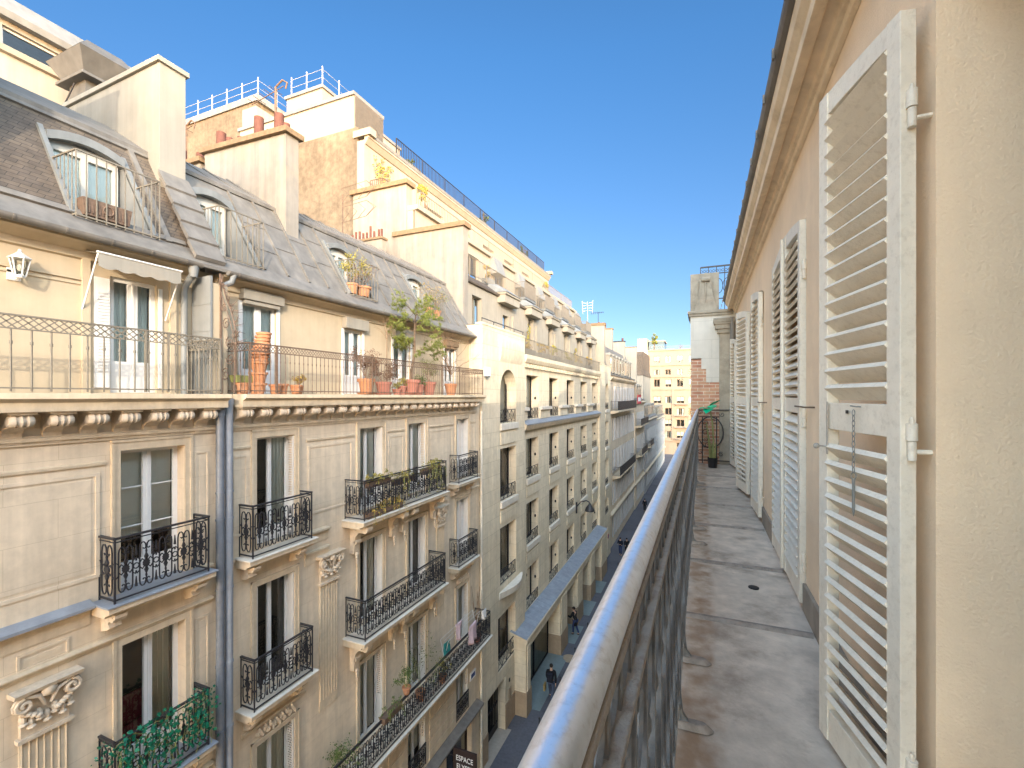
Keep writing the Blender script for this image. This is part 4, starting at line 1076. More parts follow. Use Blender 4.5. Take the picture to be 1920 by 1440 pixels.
for y0, y1 in ((5.95, 6.35), (7.85, 9.28), (10.75, 11.48), (12.9, 14.42), (15.85, 16.15)):
    border_panel(h2, y0, y1, 12.45, 14.05)
    MB().prism_y([(WX, 14.16), (WX + .03, 14.16), (WX + .035, 14.20), (WX + .02, 14.22), (WX, 14.22)], y0 - .05, y1 + .05).build('string_course', 'stone_trim', h2)
for y0, y1 in ((5.90, 6.0), (7.75, 8.45), (13.1, 14.0), (15.8, 16.55)):
    course(h2, y0, y1, 12.06, .12); course(h2, y0, y1, 11.60, .07)
MB().prism_y([(WX, 8.42), (WX + .05, 8.44), (WX + .06, 8.5), (WX, 8.52)], 6.2, 7.75).build('string_course', 'stone_trim', h2)
balcony(h2, 6.17, 7.60, 12.02, .38, 1.02, brackets=(6.30, 7.42), unit=.27)
balcony(h2, 9.03, 12.93, 12.05, .62, 1.0, brackets=(9.3, 10.85, 11.35, 13.0), big=True, unit=.27, lab='overgrown black iron railing with flower boxes')
balcony(h2, 14.22, 15.66, 12.05, .38, 1.0, brackets=(14.35, 15.5), unit=.27)
balcony(h2, 6.2, 7.62, 9.04, .38, 1.0, brackets=(6.32, 7.45), unit=.27)
balcony(h2, 9.06, 12.88, 9.04, .62, 1.0, brackets=(9.3, 10.85, 11.35, 13.0), big=True, unit=.27)
balcony(h2, 14.22, 15.64, 9.04, .38, 1.0, brackets=(14.35, 15.5), unit=.27)
balcony(h2, 6.1, 16.2, 5.72, .66, .98, brackets=(8.6, 11.0, 13.4, 15.9), unit=.28, lab='long black iron railing hung with laundry and plants')
for a, c in COLS:
    rr = MB(); rail_panel(rr, (WX + .02, a), (WX + .02, c), 3.15, .7, .25, .009, .018); rr.build('window_guard', 'iron', h2)
for a, c in (COLS[0], COLS[3]):        # carved frieze above the third-row windows
    fm = MB(); rng = random.Random(3)
    for i in range(26): fm.ball((WX + .03, a + (c - a) * (i + .5) / 26, 8.30 + .06 * sin(i * 1.7)), (.05, .04, .05 + .03 * (i % 3) / 2), 6, 4)
    fm.build('carved_frieze', 'stone_carved', h2, smooth='auto')
capital(h2, 8.12, 8.80, 11.42, .66, 7.7)
capital(h2, 13.25, 13.85, 11.42, .66, 7.7)
for y0, y1 in ((7.72, 9.3), (10.75, 11.5), (12.9, 14.5)):
    rs = MB(); z = 3.1
    while z < 5.4: rs.box(WX, WX + .03, y0, y1, z, z + .30); z += .34
    rs.build('rusticated_blocks', 'stone_trim', h2, bevel=.008)
MB().prism_y([(WX, 2.66), (WX + .2, 2.7), (WX + .32, 2.86), (WX + .34, 2.95), (WX, 3.04)], 5.9, 16.35).build('shop_cornice', 'zinc', h2)
gutter(h2, 6.0, 16.30)
D2 = [(6.10, 7.0), (9.86, 10.78), (13.55, 14.58)]
mansard(h2, 5.62, 16.9, [(a, c, 18.05, 19.5) for a, c in D2], 'zinc', ribs=.62)
for a, c in D2: roof_dormer(h2, a, c)
chimney(h2, -12.9, -9.78, 8.44, 8.84, 17, 21.90, 22.0, capm='cap_stone', caph=.14, ov=.10, pots=((-12.5, .13, .5), (-12.15, .10, .28), (-11.7, .10, .22), (-11.0, .13, .62), (-10.6, .09, .2), (-10.25, .13, .55), (-9.98, .09, .25)))
chimney(h2, -15.6, -13.2, 8.5, 8.9, 17, 21.85, capm='cap_stone', caph=.14, ov=.10, pots=((-14.9, .11, .5), (-14.3, .12, .55), (-13.5, .1, .3)))
chimney(h2, -12.8, -9.3, 16.86, 17.3, 14, 22.38, capm='cap_stone', caph=.2, ov=.10, wm='plaster')
chimney(h2, -15.2, -12.2, 16.87, 17.32, 16, 24.66, capm='cap_stone', caph=.2, ov=.12, wm='plaster')
rng = random.Random(8)
chimney(h2, -14.6, -12.7, 15.8, 16.1, 18, 21.95, capm='cap_stone', caph=.1, ov=.06, pots=[(-14.4 + .2 * i, .05, rng.choice((.35, .45, .6))) for i in range(7)] + [(-12.95, .05, .4), (-12.8, .05, .4)])
r = MB(); lattice_rail(r, (-7.95, 6.03), (-7.95, 15.98), SLAB + .02, .96, .15, .15, .117, .007, posts=(.03, .62, 3.5, 6.95, 8.1, 9.95), th=.009)
for y in (6.03, 15.98): lattice_rail(r, (-8.88, y), (-7.95, y), SLAB + .02, .96, .15, .15, .117, .007, th=.009)
r.build('balcony_railing', 'iron_rust', h2)
for i, (a, c, z) in enumerate(ATT):
    attic_window(h2, a, c, z, curtain='full')
    if i in (0, 3):
        bx = MB(); fbox(bx, FA, a - .06, c + .10, .0, .16, z + .03, z + .24); bx.box(AX + .02, AX + .12, a, c + .02, z - .06, z + .02)
    else:
        bx = MB(); fbox(bx, FA, a - .08, c + .10, .0, .18, z + .01, z + .30)
    bx.build('blind_box', 'cream_pale' if i != 3 else 'cap_stone', h2, bevel=.01)
    for q in (a - .08, c): fm = MB(); fbox(fm, FA, q, q + .08, 0, .03, SLAB, z); fm.build('door_jamb', 'white', h2)
dp = MB().tube([(-8.48, 6.12, 17.58), (-8.5, 6.08, 17.42), (-8.62, 5.86, 17.28), (-8.68, 5.80, 17.26)], .055, 12); dp.build('downpipe', 'zinc_light', h2, smooth='auto')
d = MB().tube([(-8.28, 16.52, 0), (-8.28, 16.52, 14.6)], .05, 10)
for i in range(9): d.tube([(-8.28, 16.52, 1 + 1.55 * i), (-8.28, 16.52, 1.09 + 1.55 * i)], .062, 10)
d.build('downpipe', 'pipe_cream', h2, smooth='auto')
bn = MB().box(-9.0, -8.36, 5.62, 5.90, 14.9, 17.3); bn.build('party_wall', 'cream', h2)

# ================================================================== house three: stepped stone apartment block
h3 = thing('stepped_apartment_block', 'large pale stone block with stepped roof terraces, an arched corner bay and ground-floor arcade', 'building', (-14, 30, 0))
PX, MX = -8.30, -8.52
FP, F3 = FX(PX), FX(MX)
def arch_fill(mb, FR, s0, s1, zs, zt, t0, t1, k=7):
    c, a = (s0 + s1) / 2, (s1 - s0) / 2
    for sg in (-1, 1):
        pts = [(c + sg * a * cos(pi / 2 * i / k), zs + (zt - zs) * sin(pi / 2 * i / k)) for i in range(k + 1)]
        for i in range(k):
            (p, q), (u, v) = pts[i], pts[i + 1]
            mb.hexa([FR(p, t0, q), FR(u, t0, v), FR(u, t1, v), FR(p, t1, q)], [FR(p, t0, zt + .002), FR(u, t0, zt + .002), FR(u, t1, zt + .002), FR(p, t1, zt + .002)])
bays = [(22.25 + 3.82 * i, 24.15 + 3.82 * i) for i in range(5)]
R3 = ((14.0, 16.32), (10.85, 12.95), (7.38, 9.55), (3.95, 6.12))
pav1 = [(18.42, 20.3, 13.98, 16.42, .6), (18.42, 20.3, 10.5, 12.85, .5), (18.42, 20.3, 6.75, 9.32, .5), (18.2, 20.2, 3.0, 5.4, .5), (17.15, 19.0, 0, 2.45, .8)]
pav2 = [(42.0, 43.6, 13.98, 16.42, .5), (42.0, 43.6, 10.5, 12.85, .5), (42.0, 43.6, 6.9, 9.3, .5), (42.0, 43.6, 4.2, 5.6, .5), (41.4, 43.2, 0, 3.0, .6)]
m = MB(); facade(m, FP, 16.63, 21.45, -.2, 18.15, pav1)
for y, xb in ((16.63, -10.5), (21.45, MX)): m.quad((PX, y, -.2), (xb, y, -.2), (xb, y, 18.15), (PX, y, 18.15))
facade(m, FP, 39.7, 44.6, -.2, 18.0, pav2)
for y, xb in ((39.7, MX), (44.6, -10.5)): m.quad((PX, y, -.2), (xb, y, -.2), (xb, y, 18.0), (PX, y, 18.0))
facade(m, F3, 21.45, 39.7, -.2, 17.02, [(a, c, z0, z1, .55) for a, c in bays for z0, z1 in R3])
m.quad((-9.3, 16.6, 18.15), (PX, 16.6, 18.15), (PX, 21.45, 18.15), (-9.3, 21.45, 18.15))
arch_fill(m, FP, 18.42, 20.3, 15.45, 16.43, .003, -.55); arch_fill(m, FP, 42.0, 43.6, 15.5, 16.43, .003, -.45)
# parapets and wall heads
m.box(PX - .3, PX + .02, 16.6, 21.47, 18.15, 18.24); m.box(PX - .3, PX + .02, 39.68, 44.62, 18.0, 18.08)
m.build('wall', 'stone_warm', h3)
MB().quad((-9.6, 16.9, 0), (-9.6, 44.6, 0), (-9.6, 44.6, 17), (-9.6, 16.9, 17)).build('interior', 'room', h3)
hd = MB(); hd.prism_y([(PX, 16.75), (PX + .03, 16.85), (PX + .08, 17.0), (PX + .11, 17.35), (PX + .13, 17.72), (PX + .10, 17.80), (PX, 17.80)], 18.35, 20.95)
hd.build('balcony_corbel', 'stone_warm', h3, smooth='auto')
bk = MB(); k = 10
for i in range(k):
    a, c = 18.3 + 2.7 * i / k, 18.3 + 2.7 * (i + 1) / k; f = lambda y: .32 * sin(pi * (y - 18.3) / 2.7)
    bk.hexa([(PX, a, 6.15), (PX, c, 6.15), (PX + f(c) + .02, c, 6.22), (PX + f(a) + .02, a, 6.22)], [(PX, a, 6.5), (PX, c, 6.5), (PX + f(c) + .06, c, 6.5), (PX + f(a) + .06, a, 6.5)])
bk.build('curved_ledge', 'stone_sill', h3)
def guard(b, FR, a, c, z, h, t=-.04):
    g = MB(); P = lambda s, zz: FR(s, t, zz)
    g.bar(P(a, z + h), P(c, z + h), .03, .03); g.bar(P(a, z + .05), P(c, z + .05), .025, .025)
    n = 4; w = (c - a) / n
    for i in range(n):
        g.bar(P(a + w * i, z), P(a + w * i, z + h), .018, .018, (1, 0, 0))
        g.bar(P(a + w * i, z + .05), P(a + w * i + w, z + h), .014, .014); g.bar(P(a + w * i, z + h), P(a + w * i + w, z + .05), .014, .014)
        g.tube([P(a + w * (i + .5) + w * .28 * cos(t_), z + h * .5 + w * .28 * sin(t_)) for t_ in [2 * pi * q / 8 for q in range(8)]], .008, 4, closed=True)
    g.bar(P(c, z), P(c, z + h), .018, .018, (1, 0, 0))
    g.build('window_guard', 'iron', b)
def win3(FR, a, c, z0, z1, t, sill=True, g=.62, cur=None):
    fo = window(h3, FR, a, c, z0, z1, t=t, fw=.07, mull=.12, frame='black', gl='glass', curtain=cur)
    w = MB()                                     # pale inner casement strip, as modern lift-slide windows have
    if sill:
        s = MB(); fbox(s, FR, a - .02, c + .10, -.1, .10, z0 - .30, z0 - .02); s.build('sill', 'stone_sill', h3, bevel=.01)
        s = MB(); fbox(s, FR, a - .0, c + .04, .0, .05, z0 - .95, z0 - .42); s.build('spandrel', 'stone_warm', h3)
    if g: guard(h3, FR, a + .02, c - .02, z0, g)
rng = random.Random(4)
for i, (a, c) in enumerate(bays):
    for j, (z0, z1) in enumerate(R3):
        win3(F3, a, c, z0, z1, -.48, sill=j > 0, g=.55, cur=rng.choice((None, 'sides', 'right', None)))
        lampm = MB().ball((MX - .2, c - .004, z0 + 1.1), (.06, .05, .09), 6, 5); lampm.build('wall_spot', 'black', h3)
for q, (a, c, z0, z1, r) in enumerate(pav1[:4]): win3(FP, a, c, z0, z1, -r + .06, sill=q in (0, 1), g=.6 if q != 3 else .75, cur='sides' if q == 0 else None)
for q, (a, c, z0, z1, r) in enumerate(pav2[:4]): win3(FP, a, c, z0, z1, -r + .06, sill=q != 3, g=.6)
gt = MB(); a, c = 17.17, 18.98
for i in range(13): gt.box(PX - .42, PX - .38, a + (c - a) * i / 12 - .012, a + (c - a) * i / 12 + .012, 0, 2.45)
for z in (.02, .28, 1.2, 2.40): gt.box(PX - .43, PX - .37, a, c, z, z + .06)
gt.box(PX - .425, PX - .375, a, c, .05, .28); gt.box(PX - .44, PX - .36, a + .1, a + .3, 1.0, 1.4)
gt.build('entrance_gate', 'black', h3)
MB().quad((PX - .6, a, 0), (PX - .6, c, 0), (PX - .6, c, 2.45), (PX - .6, a, 2.45)).build('glass', 'glass_dark', h3)
ic = MB().box(PX + .0, PX + .05, 19.35, 19.6, 1.2, 1.65); ic.build('intercom', 'stone_dark', h3); MB().box(PX, PX + .03, 19.4, 19.5, 1.95, 2.1).build('intercom_camera', 'black', h3)
for y0, y1, x in ((16.64, 17.15, PX), (19.0, 20.1, PX)): MB().box(x - .01, x + .035, y0, y1, 0, 1.15).build('plinth', 'stone_dark', h3)
# ground-floor arcade with a zinc-covered ledge
ARC = -7.72; FA3 = FX(ARC)
ops = [(20.75, 25.7, 0, 3.1, .85), (27.2, 29.5, 0, 3.1, .85), (31.1, 33.4, 0, 3.1, .85), (35.0, 37.3, 0, 3.1, .85)]
m = MB(); facade(m, FA3, 20.1, 39.6, -.2, 3.55, ops)
for y in (20.1, 39.6): m.quad((ARC, y, -.2), (MX, y, -.2), (MX, y, 3.9), (ARC, y, 3.55))
for a, c in ((20.14, 20.7), (25.75, 27.15), (29.55, 31.05), (33.45, 34.95), (37.35, 39.55)):
    m.box(ARC, ARC + .04, a + .1, c - .1, 1.15, 3.3)
m.build('arcade', 'stone_warm', h3)
for a, c in ((20.08, 20.75), (25.7, 27.2), (29.5, 31.1), (33.4, 35.0), (37.3, 39.62)):
    MB().box(ARC - .86, ARC + .05, a - .003, c + .003, 0, 1.15).build('plinth', 'stone_dark', h3)
MB().prism_y([(MX, 3.55), (ARC + .06, 3.48), (ARC + .08, 3.56), (ARC + .08, 3.66), (ARC + .05, 3.69), (MX, 3.93)], 20.05, 39.64).build('arcade_ledge', 'stone_warm', h3)
zl = MB().prism_y([(MX, 3.94), (ARC + .06, 3.70), (ARC + .06, 3.715), (MX, 3.955)], 20.02, 39.66)
for i in range(39): zl.bar((MX, 20.3 + .5 * i, 3.955), (ARC + .06, 20.3 + .5 * i, 3.72), .02, .02, (1, 0, 1))
zl.build('ledge_flashing', 'zinc_blue', h3)
for i, (a, c, z0, z1, r) in enumerate(ops): window(h3, FA3, a, c, z0, z1, t=-.78, fw=.08, frame='black', gl='glass_green' if i == 0 else 'glass_dark', name='shop_window')
MB().prism_y([(MX, 13.42), (MX + .22, 13.46), (MX + .30, 13.62), (MX + .32, 13.66), (MX + .32, 13.74), (MX, 13.90)], 21.46, 39.69).build('string_course', 'stone_trim', h3)
MB().prism_y([(MX, 13.905), (MX + .34, 13.75), (MX + .34, 13.72), (MX + .355, 13.72), (MX + .355, 13.77), (MX, 13.96)], 21.46, 39.69).build('flashing', 'zinc_blue', h3)
for i in range(6):
    y0 = (21.5 if i == 0 else bays[i - 1][1] + .06); y1 = bays[i][0] - .06 if i < 5 else 39.6
    s = MB().box(MX, MX + .10, y0 + .05, y1 - .05, 13.96, 14.45); s.build('pier_base', 'stone_warm', h3); MB().box(MX, MX + .22, y0, y1, 14.45, 14.62).build('pier_block', 'stone_sill', h3, bevel=.01)
d0 = MB().box(MX, MX + .20, 21.6, 21.76, 16.70, 16.92).build('dentil', 'stone_warm', h3)
for i in range(1, 45):
    c = d0.copy(); COL.objects.link(c); c.location = (0, .40 * i, 0)
MB().prism_y([(MX - .4, 16.92), (MX + .24, 16.93), (MX + .32, 17.08), (MX + .34, 17.12), (MX + .34, 17.32), (MX - 1.4, 17.32), (MX - 1.4, 16.92)], 21.46, 39.69).build('terrace', 'stone_warm', h3)
r = MB(); bar_rail(r, (MX + .20, 21.5), (MX + .20, 39.65), 17.32, .82, .13, .009, .03, 2.2); r.build('terrace_railing', 'iron_grey', h3)
r = MB(); r.bar((PX - .05, 16.7, 18.42), (PX - .05, 21.4, 18.42), .03, .03)
for i in range(5): r.bar((PX - .05, 16.7 + 1.15 * i, 18.2), (PX - .05, 16.7 + 1.15 * i, 18.42), .02, .02, (1, 0, 0))
r.build('parapet_rail', 'iron', h3)
# upper storeys, each set back
U1, U2, U3 = -9.72, -11.8, -14.6
F1, F2, FT = FX(U1), FX(U2), FX(U3)
doors1 = [(18.45, 19.45, 18.3, 19.85)] + [(21.9, 22.7, 17.35, 19.5)] + [(25.7 + 3.85 * i, 26.6 + 3.85 * i, 17.35, 19.95) for i in range(4)] + [(41.4, 42.7, 17.4, 20.0)]
m = MB(); facade(m, F1, 16.95, 44.4, 17.0, 20.35, doors1, .3); m.build('attic_wall', 'block_cream', h3)
for a, c, z0, z1 in doors1: window(h3, F1, a, c, z0, z1, t=-.26, fw=.05, mull=.07, frame='iron_grey', curtain='right')
for i in range(5):
    y0 = 22.9 + 3.85 * i; MB().box(U1, U1 + .10, y0 + .2, y0 + 2.4, 17.35, 19.6).build('wall_panel', 'block_cream', h3)
MB().prism_y([(U1 - .02, 20.3), (U1 + .12, 20.33), (U1 + .12, 20.42), (U1 - .75, 21.05), (U2 - .1, 21.05), (U2 - .1, 20.3)], 16.95, 44.4).build('terrace_roof', 'slate', h3)
for i in range(6):
    y0 = 21.25 + 3.85 * i
    hb = MB().box(U1, U1 + .42, y0, y0 + 2.0, 20.02, 20.42); hb.box(U1, U1 + .50, y0 - .06, y0 + 2.06, 20.42, 20.52)
    ho = hb.build('hood', 'block_cream', h3, bevel=.01)
    MB().hexa([(U1 - .6, y0 - .1, 20.53), (U1 - .6, y0 + 2.1, 20.53), (U1 + .54, y0 + 2.1, 20.53), (U1 + .54, y0 - .1, 20.53)], [(U1 - .6, y0 + .1, 21.06), (U1 - .6, y0 + 1.9, 21.06), (U1 - .12, y0 + 1.8, 21.0), (U1 - .12, y0 + .2, 21.0)]).build('hood_roof', 'zinc_light', ho)
m = MB(); doors2 = [(21.6 + 3.85 * i, 23.2 + 3.85 * i, 21.1, 23.0) for i in range(6)]
facade(m, F2, 16.95, 44.4, 21.0, 23.6, doors2, .25); m.build('setback_wall', 'block_cream', h3)
for a, c, z0, z1 in doors2: window(h3, F2, a, c, z0, z1, t=-.2, fw=.05, mull=.07, frame='iron_grey')
r = MB(); bar_rail(r, (-10.35, 17.4), (-10.35, 44), 21.06, .92, .14, .010, .03, 3.85); r.build('terrace_railing', 'iron_grey', h3)
for i in range(5):
    y0 = 25.2 + 3.85 * i
    bb = MB().box(-10.36, -9.72, y0, y0 + 1.9, 21.0, 21.10); bo = bb.build('box_balcony', 'zinc_light', h3)
    r = MB(); bar_rail(r, (-9.75, y0), (-9.75, y0 + 1.9), 21.1, .92, .11, .012, .035)
    for y in (y0, y0 + 1.9): bar_rail(r, (-10.35, y), (-9.75, y), 21.1, .92, .11, .012, .035)
    r.build('railing', 'louver', bo)
    MB().box(-9.80, -9.78, y0 + .05, y0 + 1.85, 21.12, 21.95).build('screen', 'louver', bo)
MB().prism_y([(U2 - .02, 23.5), (U2 + .16, 23.52), (U2 + .18, 23.72), (U3 - .1, 23.72), (U3 - .1, 23.5)], 16.95, 44.4).build('upper_terrace', 'block_cream', h3)
m = MB(); wt = [(18.6, 19.6, 24.0, 25.25), (21.9, 23.9, 23.8, 26.1)] + [(25.6 + 3.8 * i, 27.4 + 3.8 * i, 23.8, 26.15) for i in range(4)]
facade(m, FT, 16.95, 44.4, 23.7, 27.35, wt, .3); m.quad((U3, 44.4, 23.7), (-18, 44.4, 23.7), (-18, 44.4, 27.4), (U3, 44.4, 27.4)); m.build('top_wall', 'block_cream', h3)
for a, c, z0, z1 in wt: window(h3, FT, a, c, z0, z1, t=-.25, fw=.07, mull=.08, frame='iron_grey', gl='glass')
r = MB(); bar_rail(r, (-12.0, 17.4), (-12.0, 43.9), 23.74, .88, .15, .010, .03, 3.8); r.build('terrace_railing', 'iron_grey', h3)
for i in range(6):
    y0 = 24.6 + 3.85 * i
    MB().hexa([(-11.85, y0, 22.55), (-11.85, y0 + 1.3, 22.55), (-11.25, y0 + 1.3, 22.55), (-11.25, y0, 22.55)], [(-11.85, y0, 23.65), (-11.85, y0 + 1.3, 23.65), (-11.55, y0 + 1.3, 23.55), (-11.55, y0, 23.55)]).build('terrace_screen', 'zinc_light', h3)
MB().prism_y([(U3, 27.0), (U3 + .06, 27.02), (U3 + .22, 27.25), (U3 + .26, 27.27), (U3 + .26, 27.36), (U3, 27.36)], 16.95, 44.4).build('top_cornice', 'block_cream', h3)
MB().prism_y([(U3 - 5, 27.37), (U3 + .28, 27.37), (U3 + .32, 27.50), (U3 + .10, 27.66), (U3 - 5, 27.66)], 16.96, 44.4).build('roof', 'zinc_light', h3)
r = MB(); bar_rail(r, (U3 - .05, 19.42), (U3 - .05, 43.2), 27.66, .92, .15, .012, .035, 2.4); r.build('roof_railing', 'iron', h3)
MB().box(-12.4, -8.9, 44.45, 45.0, 16, 22.15).build('gable_wall', 'block_cream', h3); MB().box(-12.5, -8.8, 44.38, 45.07, 22.15, 22.4).build('cap', 'cap_stone', h3)
MB().box(-14.75, -14.2, 44.2, 44.7, 27.66, 27.95).build('cap', 'stone_dark', h3)
# stained side wall, penthouse and louvred plant room on the roof
MB().box(-22.6, -15.0, 16.94, 17.2, 15, 27.9).build('side_wall', 'plaster_stain', h3)
MB().box(U3 - .42, U3 + .002, 16.93, 17.22, 20, 27.2).build('side_pier', 'block_cream', h3)
MB().box(-15.0, -9.7, 16.96, 17.2, 17, 21.0).build('side_wall', 'block_cream', h3)
MB().box(-15.0, -11.9, 16.97, 17.2, 21, 23.6).build('side_wall', 'block_cream', h3)
MB().box(-15.2, -14.2, 16.86, 17.3, 27.36, 27.68).build('cap', 'block_cream', h3)
ph = MB().box(-23.5, -15.55, 17.3, 19.4, 27.67, 29.75).build('penthouse', 'block_cream', h3)
MB().box(-23.6, -15.48, 17.22, 19.48, 29.75, 29.92).build('roof', 'zinc_light', ph)
lv = MB().box(-15.55, -15.50, 17.32, 19.4, 27.7, 29.75)
for i in range(30): lv.box(-15.5, -15.46, 17.32, 19.4, 27.75 + .066 * i, 27.785 + .066 * i)
lv.build('louvre', 'louver', ph)
# taller blocks behind, with white guard rails
h4 = thing('rooftop_block', 'plain white and ochre rooftop block with white guard rails, behind the twin-stack chimney', 'building', (-29, 22, 27))
MB().box(-33.5, -25.7, 20.0, 29, 20, 33.6).build('wall', 'plaster_stain', h4); MB().box(-26.9, -25.65, 19.96, 29.1, 30.6, 33.3).build('white_wall', 'cream_pale', h4)
MB().box(-25.4, -22.3, 22.0, 30, 24, 34.8).build('stair_tower', 'cream_pale', h4); MB().box(-25.5, -22.2, 21.9, 30.1, 34.8, 35.0).build('tower_roof', 'zinc_light', h4)
MB().box(-33.6, -25.5, 19.9, 29.1, 33.6, 34.0).build('roof_edge', 'zinc_light', h4)
def guard_rail(pts, z, h, m='galvanised', nm='guard_rail'):
    mb = MB()
    for (x0, y0), (x1, y1) in zip(pts[:-1], pts[1:]):
        n = max(2, round(sqrt((x1 - x0) ** 2 + (y1 - y0) ** 2) / 1.4))
        for q in (.55, .98): mb.bar((x0, y0, z + h * q), (x1, y1, z + h * q), .022, .022)
        for i in range(n + 1):
            x, y = x0 + (x1 - x0) * i / n, y0 + (y1 - y0) * i / n; mb.bar((x, y, z), (x, y, z + h * 1.15), .055, .055, (1, 0, 0))
    mb.build(nm, m, h4)
guard_rail([(-33, 20.2), (-25.8, 20.2), (-25.8, 27)], 34.0, 1.1)
guard_rail([(-25.2, 22.2), (-22.5, 22.2), (-22.5, 28)], 35.0, 1.2, nm='tower_guard_rail')

# ------------------------------------------------------------------ behind house one: cream top storey and roof duct
h5 = thing('rear_house', 'cream house with a zinc roof and strip windows rising behind the slate mansard', 'building', (-17, 3, 18))
wm = MB(); hs = [(-4 + 1.9 * i, -2.5 + 1.9 * i, 23.95, 24.42) for i in range(6)]
facade(wm, FX(-16), -6, 8.6, 17, 24.55, hs, .2); wm.quad((-16, 8.6, 17), (-22, 8.6, 17), (-22, 8.6, 24.5), (-16, 8.6, 24.5)); wm.build('wall', 'cream_pale', h5)
for a, c, z0, z1 in hs: window(h5, FX(-16), a, c, z0, z1, t=-.15, fw=.05, mull=0)
MB().prism_y([(-15.8, 24.55), (-15.75, 24.7), (-16.2, 25.3), (-22, 26.2), (-22, 24.55)], -6, 8.6).build('roof', 'zinc_light', h5)
MB().prism_y([(-16, 23.72), (-15.9, 23.74), (-15.86, 23.86), (-16, 23.88)], -6, 8.6).build('sill_band', 'cream_pale', h5)
MB().quad((-16.4, -6, 17), (-16.4, 8, 17), (-16.4, 8, 24), (-16.4, -6, 24)).build('interior', 'room', h5)
du = thing('ventilation_duct', 'large grey sheet-metal ventilation cowl on a bent duct behind the tall cream chimney', 'vent', (-14.6, 6.6, 21))
cw = MB(); CX, CY = -14.45, 6.62
def ring(hx, hy, z): return [(CX - hx, CY - hy, z), (CX + hx, CY - hy, z), (CX + hx, CY + hy, z), (CX - hx, CY + hy, z)]
cw.hexa(ring(.62, .50, 23.05), ring(.62, .50, 23.12)); cw.hexa(ring(.46, .40, 23.12), ring(.78, .62, 23.62)); cw.hexa(ring(.78, .62, 23.62), ring(.52, .36, 23.95))
cw.build('cowl', 'duct', du, bevel=.01)
MB().prism_y([(-15.1, 20.9), (-14.1, 20.9), (-14.1, 23.05), (-14.82, 23.05), (-14.84, 22.75), (-14.92, 22.5), (-15.1, 22.2)], 6.3, 6.95).build('duct', 'duct', du, smooth='auto')
MB().tube([(-14.25, 6.15, 22.9), (-14.5, 6.1, 22.5), (-14.9, 6.1, 22.2), (-15.0, 6.12, 21.8), (-15.5, 6.1, 21.5), (-15.9, 6.1, 21.9)], .018, 5).build('cable', 'black', du)
structure_roof = MB().quad((-12.6, -6, 21.2), (-12.6, 16.9, 21.2), (-16.2, 16.9, 20.9), (-16.2, -6, 20.9)).build('rear_roof', 'zinc', h1)

# ------------------------------------------------------------------ farther houses on the left
def far_house(label, y0, y1, x, zt, zm, pitch, zrows, balc=(), wall='stone', roofm='zinc', shut=True, attic=True, frame='white', loc=None, wfrac=.48):
    h = thing('town_house', label, 'building', (x - 3, (y0 + y1) / 2, 0))
    F = FX(x); n = max(1, int((y1 - y0 - .6) / pitch)); off = (y1 - y0 - n * pitch) / 2
    hs = [(y0 + off + pitch * (i + .5) - pitch * wfrac / 2, y0 + off + pitch * (i + .5) + pitch * wfrac / 2, a, c) for i in range(n) for a, c in zrows]
    m = MB(); facade(m, F, y0, y1, -.2, zt, hs, .22)
    for y in (y0, y1): m.quad((x, y, -.2), (x - 5, y, -.2), (x - 5, y, zt), (x, y, zt))
    m.build('wall', wall, h)
    MB().quad((x - .7, y0, 0), (x - .7, y1, 0), (x - .7, y1, zt), (x - .7, y0, zt)).build('interior', 'room', h)
    for a, c, z0, z1 in hs:
        fo = window(h, F, a, c, z0, z1, t=-.15, fw=.05, mull=.08, frame=frame, curtain='full' if (int(a * 7 + z0) % 3) else None)
        if shut:
            for sg, e in ((-1, a), (1, c)):
                s = MB().obox(F(e + sg * .05, .075, (z0 + z1) / 2), (.06, sg * .05, 0), (.012, -.012 * sg, 0), (0, 0, (z1 - z0) / 2 - .02))
                s.build('shutter', 'shutter_grey', fo)
    for z in (zt - .32, 3.4): MB().prism_y([(x, z - .25), (x + .12, z - .2), (x + .3, z), (x + .32, z + .12), (x, z + .2)], y0, y1).build('cornice', 'stone_trim', h)
    for z, d, a, c in balc:
        s = MB().prism_y([(x, z - .35), (x + d * .5, z - .25), (x + d, z - .14), (x + d, z), (x, z)], a, c); so = s.build('balcony', 'stone_trim', h)
        r = MB(); bar_rail(r, (x + d - .05, a), (x + d - .05, c), z, .95, .10, .014, .03)
        for y in (a, c): bar_rail(r, (x, y), (x + d - .05, y), z, .95, .10, .014, .03)
        r.build('railing', 'iron', so)
    if attic:
        p = [(x + .1, zt), (x + .12, zt + .12), (x - .35, zt + .3), (x - 1.1, zm - .8), (x - 1.3, zm - .7), (x - 3.5, zm), (x - 5, zm), (x - 5, zt)]
        MB().prism_y(p, y0, y1).build('roof', roofm, h)
        for i in range(n):
            yc = y0 + off + pitch * (i + .5); z0 = zt + .35
            d = MB().box(x - 1.1, x - .22, yc - .55, yc + .55, z0, z0 + 1.75); d.prism_x([(yc - .62, z0 + 1.75), (yc + .62, z0 + 1.75), (yc + .4, z0 + 2.0), (yc - .4, z0 + 2.0)], x - 1.1, x - .16)
            do = d.build('dormer', 'cream_pale', h)
            MB().quad((x - .215, yc - .35, z0 + .15), (x - .215, yc + .35, z0 + .15), (x - .215, yc + .35, z0 + 1.55), (x - .215, yc - .35, z0 + 1.55)).build('glass', 'glass', do)
    return h
rows = lambda n, z, s=3.15, hgt=2.15: [(z + s * i, z + s * i + hgt) for i in range(n)]
f1 = far_house('stone house with white shutters and long black balconies, just beyond the stepped block', 45.05, 62.6, -8.5, 17.3, 21.3, 1.95, rows(5, .9, 3.25, 2.35), balc=((13.75, .85, 45.3, 58.5), (7.05, .8, 46.8, 58.5)))
